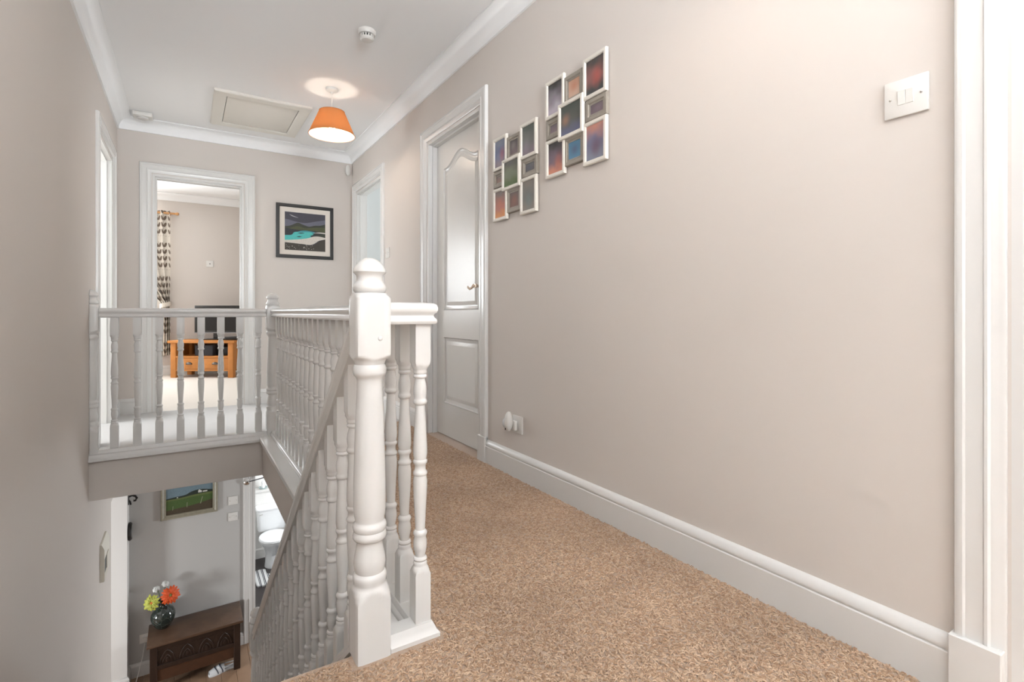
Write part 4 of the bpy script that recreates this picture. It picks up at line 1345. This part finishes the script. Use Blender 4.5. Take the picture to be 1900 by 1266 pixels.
flower('orange gerbera with a yellow-green centre in the vase', (-0.120, 5.80, -1.835), (0.25, -0.85, 0.35), 0.084, (226, 92, 40), (150, 158, 92), 17, 2, 0.15, (0.012, -0.008))
flower('yellow-green gerbera with an orange centre leaning out of the vase', (-0.262, 5.80, -1.865), (-0.45, -0.8, 0.25), 0.076, (186, 190, 84), (196, 110, 50), 13, 2, 0.17, (-0.014, -0.006))
flower('white blossom standing tallest in the vase behind the orange gerbera', (-0.160, 5.90, -1.762), (0.1, -0.5, 0.9), 0.034, (226, 226, 222), (196, 190, 150), 6, 2, 0.4, (0.0, 0.014))
flower('white blossom in the vase above the yellow-green gerbera', (-0.232, 5.88, -1.782), (-0.3, -0.5, 0.8), 0.034, (226, 226, 222), (196, 190, 150), 6, 2, 0.4, (-0.010, 0.010))

# sandal lying at the foot of the chest
sx_, sy_ = 0.305, 5.655
sd = thing('slipper', 'white and navy slip-on shoe lying under the edge of the oak chest', 'shoe', (sx_, sy_, ZF), math.radians(8))
out = wavy([(-0.125, -0.012), (-0.110, -0.038), (-0.055, -0.044), (0.0, -0.034), (0.06, -0.030), (0.105, -0.028), (0.122, 0.0), (0.105, 0.028), (0.05, 0.030), (-0.02, 0.036), (-0.08, 0.036), (-0.118, 0.018), (-0.125, -0.012)], 4)[:-1]
SOLE = mat('white_sole', srgb(222, 224, 226), 0.6)
NAVY = mat('navy_band', srgb(44, 50, 66), 0.7)
build('sole', MB().rings([[(a, b, 0.001) for a, b in out], [(a * 1.01, b * 1.03, 0.010) for a, b in out], [(a * 0.98, b * 0.96, 0.019) for a, b in out]]), SOLE, sd)
R_ = []
for i in range(9):
    t = i / 8
    x = -0.116 + 0.125 * t
    hw = 0.030 + 0.012 * math.sin(t * PI * 0.8)
    hh = 0.028 + 0.030 * math.sin(t * PI * 0.62)
    R_.append([(x, hw * math.cos(a), 0.012 + hh * math.sin(a)) for a in [PI * k / 12 for k in range(13)]] + [(x, hw * 0.9 * math.cos(a), 0.010 + hh * 0.88 * math.sin(a)) for a in [PI * k / 12 for k in range(12, -1, -1)]])
up = build('upper', MB().rings(R_), SOLE, sd)
for xx in (-0.060, -0.020):
    t = (xx + 0.116) / 0.125
    hw, hh = 0.0315 + 0.012 * math.sin(t * PI * 0.8), 0.0295 + 0.030 * math.sin(t * PI * 0.62)
    build('band', MB().tube([(xx + 0.012 * math.cos(2 * a), hw * math.cos(a), 0.012 + hh * math.sin(a)) for a in [PI * k / 14 for k in range(15)]], 0.004, 6), NAVY, up)
build('heel_strap', MB().tube([(0.004, -0.034, 0.045), (0.05, -0.034, 0.040), (0.095, -0.020, 0.042), (0.108, 0.0, 0.044), (0.095, 0.020, 0.042), (0.05, 0.034, 0.040), (0.004, 0.036, 0.045)], 0.005, 8), SOLE, sd)
# white cable with plug by the nib
cbp = [(-0.325, 5.985, -2.318), (-0.34, 5.95, -2.42), (-0.37, 5.90, -2.54), (-0.39, 5.84, -2.605), (-0.40, 5.74, -2.614), (-0.375, 5.66, -2.614)]
r = thing('power_lead', 'white power lead trailing from the low hall socket to the floor', 'cable', (-0.375, 5.66, ZF))
build('cable', MB().tube(wavy([(p_[0], p_[1]) for p_ in cbp]) and [Vector(p_) for p_ in cbp], 0.004, 8), PLAST, r, world=True)
build('plug', MB().bbox(-0.345, -0.305, 5.968, 5.9905, -2.30, -2.26, 0.004, 2), PLAST, r, world=True)
build('adaptor', MB().bbox(-0.40, -0.35, 5.60, 5.66, ZF + 0.0005, ZF + 0.028, 0.006, 2), PLAST, r, world=True)

# wall ornaments on the nib
r = thing('barometer', 'round dark wall barometer mounted edge-on beside the hall corner', 'barometer', (-0.447, 5.905, -1.20))
Mx = Matrix.Rotation(PI / 2, 4, 'Y')
build('case', MB().lathe([(0.001, 0.0005), (0.070, 0.0005), (0.082, 0.006), (0.082, 0.020), (0.070, 0.030), (0.060, 0.030)], seg=36, cap=(True, False), M=Mx), BLACK, r)
build('glass_face', MB().lathe([(0.060, 0.027), (0.060, 0.030), (0.001, 0.033)], seg=36, M=Mx), mat('pale_dial', srgb(150, 150, 146), 0.1), r)
r = thing('iron_hook', 'black wrought iron wall hook high beside the hall corner', 'hook', (-0.447, 5.905, -0.93))
build('back_plate', MB().bbox(0.0005, 0.008, -0.014, 0.014, -0.02, 0.09, 0.002, 1), BLACK, r)
build('arm', MB().tube(wavy([(0, 0)]) and [(0.004, 0, 0.05), (0.03, -0.004, 0.062), (0.055, -0.006, 0.052), (0.066, -0.006, 0.030), (0.056, -0.006, 0.010), (0.040, -0.006, 0.012)], [0.008, 0.009, 0.010, 0.010, 0.009, 0.010], 8), BLACK, r)
build('lower_arm', MB().tube([(0.004, 0, 0.02), (0.016, -0.004, 0.004), (0.020, -0.006, -0.022)], [0.008, 0.007, 0.008], 8), BLACK, r)
# chime / thermostat box on the stair wall
r = thing('door_chime', 'cream wall-mounted chime box with a dark slot on the stair wall', 'door chime', (XL, 4.30, -0.79))
CRM = mat('cream_plastic', srgb(222, 216, 202), 0.4)
build('case', MB().prism([(0.0005, -0.12), (0.022, -0.12), (0.025, -0.112), (0.025, 0.085), (0.010, 0.12), (0.0005, 0.12)], -0.10, 0.16, 'y'), CRM, r)
build('slot', MB().box(0.0245, 0.0258, -0.085, -0.010, -0.065, 0.02), BLACK, r, smooth=None)
build('flap', MB().bbox(0.0245, 0.029, -0.008, 0.09, -0.065, 0.02, 0.001, 1), CRM, r)
# curtain wire over the cloakroom doorway
r = thing('door_wire', 'thin dark rod on a chrome boss across the cloakroom doorway', 'rod', (0.538, YH - 0.0215, -0.935))
build('boss', MB().lathe([(0.001, 0.0), (0.034, 0.0), (0.036, 0.004), (0.028, 0.014), (0.016, 0.022), (0.001, 0.024)], seg=28, M=Matrix.Rotation(PI / 2, 4, 'X')), CHROME, r)
build('rod', MB().tube([(0.0, -0.016, 0), (0.38, -0.016, 0.052), (0.75, -0.016, 0.104)], 0.005, 8), mat('gunmetal', (0.10, 0.10, 0.11), 0.3, metal=0.8), r)

# ---------------------------------------------------------------- cloakroom
wb = struct(build('wall_cloakroom_boxing', MB().box(0.4, 1.9, 7.97, 8.12, ZF, -1.70), WCWALL, smooth=None))
struct(build('trim_20', MB().bbox(0.4, 1.9, 7.945, 8.12, -1.70, -1.668, 0.004, 2), GLOSS), 'white boxing ledge behind the toilet')
tx = 1.01
tl = thing('toilet', 'white close-coupled toilet with closed seat in the cloakroom', 'toilet', (tx, 7.6, ZF))
W_ = 0.190
ZT0, ZT1 = -2.19 - ZF, -1.875 - ZF


def rrect(w, y0, y1, z, r_, n=4):
    pts = []
    for cx_, cy_, a0 in ((w - r_, y1 - r_, 0), (-w + r_, y1 - r_, 90), (-w + r_, y0 + r_, 180), (w - r_, y0 + r_, 270)):
        for k in range(n + 1):
            a = math.radians(a0 + 90 * k / n)
            pts.append((cx_ + r_ * math.cos(a), cy_ + r_ * math.sin(a), z))
    return pts


build('cistern', MB().rings([rrect(0.165, 0.19, 0.366, ZT0, 0.03), rrect(0.172, 0.185, 0.366, ZT0 + 0.02, 0.04), rrect(0.188, 0.172, 0.366, ZT1 - 0.03, 0.045)]), CERAM, tl)
build('cistern_lid', MB().rings([rrect(0.194, 0.164, 0.368, ZT1 - 0.03, 0.05), rrect(0.197, 0.160, 0.368, ZT1 - 0.012, 0.05), rrect(0.190, 0.168, 0.366, ZT1, 0.05)]), CERAM, tl)


def oval(w, yf, yb, z, n=32):
    """egg outline, front (towards -y) rounded, back squarer"""
    pts = []
    for k in range(n):
        a = 2 * PI * k / n
        c_, s_ = math.cos(a), math.sin(a)
        yy = (yf + yb) / 2
        ry = (yb - yf) / 2
        kx = 1.0 if s_ < 0 else 1 - 0.12 * s_ ** 2
        pts.append((w * c_ * kx * (1 if s_ < 0 else (abs(c_) ** -0.15 if abs(c_) > 0.2 else 1.2)), yy + ry * s_, z))
    return pts


build('bowl', MB().rings([oval(0.105, -0.06, 0.20, 0.0), oval(0.098, -0.05, 0.20, 0.06), oval(0.092, -0.04, 0.20, 0.16), oval(0.115, -0.10, 0.20, 0.26), oval(0.155, -0.19, 0.20, 0.34), oval(0.178, -0.23, 0.20, 0.385), oval(0.180, -0.235, 0.20, 0.398)]), CERAM, tl)
build('seat', MB().rings([oval(0.176, -0.230, 0.185, 0.399), oval(0.186, -0.242, 0.185, 0.404), oval(0.188, -0.245, 0.185, 0.414), oval(0.184, -0.240, 0.183, 0.420)]), CERAM, tl)
build('seat_lid', MB().rings([oval(0.184, -0.240, 0.18, 0.421), oval(0.187, -0.243, 0.18, 0.428), oval(0.178, -0.232, 0.175, 0.438), oval(0.10, -0.15, 0.12, 0.443), oval(0.01, -0.03, 0.0, 0.444)]), CERAM, tl)
build('flush_lever', MB().tube([(-0.12, 0.170, ZT1 - 0.07), (-0.12, 0.150, ZT1 - 0.07), (-0.16, 0.142, ZT1 - 0.075)], 0.007, 8), CHROME, tl)


def stripes_mat():
    m = bpy.data.materials.new('striped_towelling')
    m.use_nodes = True
    nt, b = nodes_of(m)
    b.inputs['Roughness'].default_value = 0.95
    tc = nt.nodes.new('ShaderNodeTexCoord')
    sep = nt.nodes.new('ShaderNodeSeparateXYZ')
    nt.links.new(tc.outputs['Object'], sep.inputs[0])
    ad = nt.nodes.new('ShaderNodeMath')
    ad.operation = 'MULTIPLY'
    ad.inputs[1].default_value = 1 / 0.056
    nt.links.new(sep.outputs['X'], ad.inputs[0])
    fr_ = nt.nodes.new('ShaderNodeMath')
    fr_.operation = 'FRACT'
    nt.links.new(ad.outputs[0], fr_.inputs[0])
    cr = nt.nodes.new('ShaderNodeValToRGB')
    cr.color_ramp.interpolation = 'CONSTANT'
    els = cr.color_ramp.elements
    els[0].position, els[0].color = 0, (*srgb(226, 226, 226), 1)
    els[1].position, els[1].color = 0.58, (*srgb(40, 42, 56), 1)
    e = els.new(0.72)
    e.color = (*srgb(226, 226, 226), 1)
    e = els.new(0.82)
    e.color = (*srgb(40, 42, 56), 1)
    nt.links.new(fr_.outputs[0], cr.inputs[0])
    nt.links.new(cr.outputs[0], b.inputs['Base Color'])
    nz = nt.nodes.new('ShaderNodeTexNoise')
    nz.inputs['Scale'].default_value = 300
    bp = nt.nodes.new('ShaderNodeBump')
    bp.inputs['Strength'].default_value = 0.8
    bp.inputs['Distance'].default_value = 0.004
    nt.links.new(nz.outputs['Fac'], bp.inputs['Height'])
    nt.links.new(bp.outputs[0], b.inputs['Normal'])
    return m


mo = [(0.0, 0.05), (0.012, 0.015), (0.05, 0.0), (0.45, 0.0), (0.49, 0.02), (0.50, 0.06), (0.50, 0.40), (0.48, 0.44), (0.40, 0.45), (0.375, 0.42), (0.375, 0.30), (0.33, 0.24), (0.20, 0.24), (0.145, 0.30), (0.145, 0.43), (0.10, 0.46), (0.03, 0.45), (0.0, 0.41)]
mt = build('bath_mat', MB().rings([[(a, b, 0.0005) for a, b in mo], [(a, b, 0.016) for a, b in mo], [(0.25 + (a - 0.25) * 0.975, 0.22 + (b - 0.22) * 0.97, 0.022) for a, b in mo]]), stripes_mat(), loc=(0.755, 7.11, ZF))
tag(mt, 'white bath mat with dark stripes at the foot of the toilet', 'bath mat')
r = thing('soap_dish', 'small glass dish with a white ornament on the ledge above the toilet', 'ornament', (0.93, 8.03, -1.668))
build('dish', MB().lathe([(0.001, 0.0), (0.04, 0.0), (0.055, 0.012), (0.058, 0.018), (0.05, 0.014), (0.001, 0.006)], seg=24), mat('teal_glass', srgb(170, 190, 190), 0.1), r)
build('figure', MB().lathe([(0.001, 0.006), (0.022, 0.008), (0.026, 0.03), (0.018, 0.06), (0.022, 0.085), (0.012, 0.105), (0.001, 0.11)], seg=20), CERAM, r)

# ---------------------------------------------------------------- carpet pile on the near landing
def carpet_pile(n_per_m2=34000):
    rects = [(XL + 0.02, XR - 0.02, 0.42, YT - 0.012), (0.556, XR - 0.02, YT - 0.012, 3.75)]
    P = []
    for x0, x1, y0, y1 in rects:
        n = int((x1 - x0) * (y1 - y0) * n_per_m2)
        P.append(np.stack([rng.uniform(x0, x1, n), rng.uniform(y0, y1, n)], 1))
    P = np.concatenate(P)
    # keep clear of newel and base rail
    k = ~((P[:, 0] > 0.325) & (P[:, 0] < 0.56) & (P[:, 1] > 1.19))
    # rough camera visibility: only what the lens sees
    d = P[:, 0] * math.sin(YAW) + P[:, 1] * math.cos(YAW)
    k &= d > 0.75
    P = P[k]
    n = len(P)
    ang = rng.uniform(0, 2 * PI, n)
    L_ = rng.uniform(0.008, 0.014, n)
    w = rng.uniform(0.0010, 0.0016, n)
    bend = rng.uniform(-0.9, 0.9, n)
    hgt = rng.uniform(0.0010, 0.0052, n)
    ts = [-1, -0.4, 0.3, 1]
    V = np.zeros((n, 12, 3))
    for i, t in enumerate(ts):
        cx_ = t * L_ / 2
        cy_ = bend * (t * t) * L_ * 0.35
        zz_ = 0.0005 + hgt * (1 - 0.75 * t * t)
        ww = w * (0.55 if abs(t) == 1 else 1.0)
        for j, (dy, dz) in enumerate(((-1, -0.0012), (0, 0.0012), (1, -0.0012))):
            lx_, ly_ = cx_, cy_ + dy * ww
            V[:, i * 3 + j, 0] = P[:, 0] + lx_ * np.cos(ang) - ly_ * np.sin(ang)
            V[:, i * 3 + j, 1] = P[:, 1] + lx_ * np.sin(ang) + ly_ * np.cos(ang)
            V[:, i * 3 + j, 2] = zz_ + dz
    fl = []
    for i in range(3):
        for j in range(2):
            a = i * 3 + j
            fl.append((a, a + 3, a + 4, a + 1))
    fl = np.array(fl)
    F = (fl[None] + (np.arange(n) * 12)[:, None, None]).reshape(-1, 4)
    me = bpy.data.meshes.new('carpet_pile')
    me.vertices.add(n * 12)
    me.vertices.foreach_set('co', V.reshape(-1))
    nf = len(F)
    me.loops.add(nf * 4)
    me.loops.foreach_set('vertex_index', F.reshape(-1).astype(np.int32))
    me.polygons.add(nf)
    me.polygons.foreach_set('loop_start', (np.arange(nf) * 4).astype(np.int32))
    me.polygons.foreach_set('use_smooth', np.ones(nf, bool))
    me.update(calc_edges=True)
    at = me.attributes.new('tuft', 'FLOAT', 'POINT')
    at.data.foreach_set('value', np.repeat(rng.uniform(0, 1, n), 12).astype(np.float32))
    m = bpy.data.materials.new('beige_carpet_tufts')
    m.use_nodes = True
    nt, b = nodes_of(m)
    b.inputs['Roughness'].default_value = 0.95
    b.inputs['Specular IOR Level'].default_value = 0.1
    b.inputs['Sheen Weight'].default_value = 0.3
    an = nt.nodes.new('ShaderNodeAttribute')
    an.attribute_name = 'tuft'
    cr = nt.nodes.new('ShaderNodeValToRGB')
    els = cr.color_ramp.elements
    els[0].position, els[0].color = 0, (*srgb(164, 131, 104), 1)
    els[1].position, els[1].color = 1, (*srgb(210, 182, 156), 1)
    e = els.new(0.5)
    e.color = (*srgb(188, 157, 130), 1)
    nt.links.new(an.outputs['Fac'], cr.inputs[0])
    # broad worn patches in the pile
    tc = nt.nodes.new('ShaderNodeTexCoord')
    nz = nt.nodes.new('ShaderNodeTexNoise')
    nz.inputs['Scale'].default_value = 3.2
    nz.inputs['Detail'].default_value = 3
    nt.links.new(tc.outputs['Object'], nz.inputs['Vector'])
    mr = nt.nodes.new('ShaderNodeMapRange')
    mr.inputs[1].default_value = 0.35
    mr.inputs[2].default_value = 0.65
    mr.inputs[3].default_value = 0.86
    mr.inputs[4].default_value = 1.06
    nt.links.new(nz.outputs['Fac'], mr.inputs[0])
    mu = nt.nodes.new('ShaderNodeVectorMath')
    mu.operation = 'SCALE'
    nt.links.new(cr.outputs[0], mu.inputs[0])
    nt.links.new(mr.outputs[0], mu.inputs['Scale'])
    nt.links.new(mu.outputs[0], b.inputs['Base Color'])
    me.materials.append(m)
    o = link('carpet_pile', me)
    o['kind'] = 'stuff'
    tag(o, 'beige twist-pile carpet tufts covering the near landing floor', 'carpet')
    return o


carpet_pile()
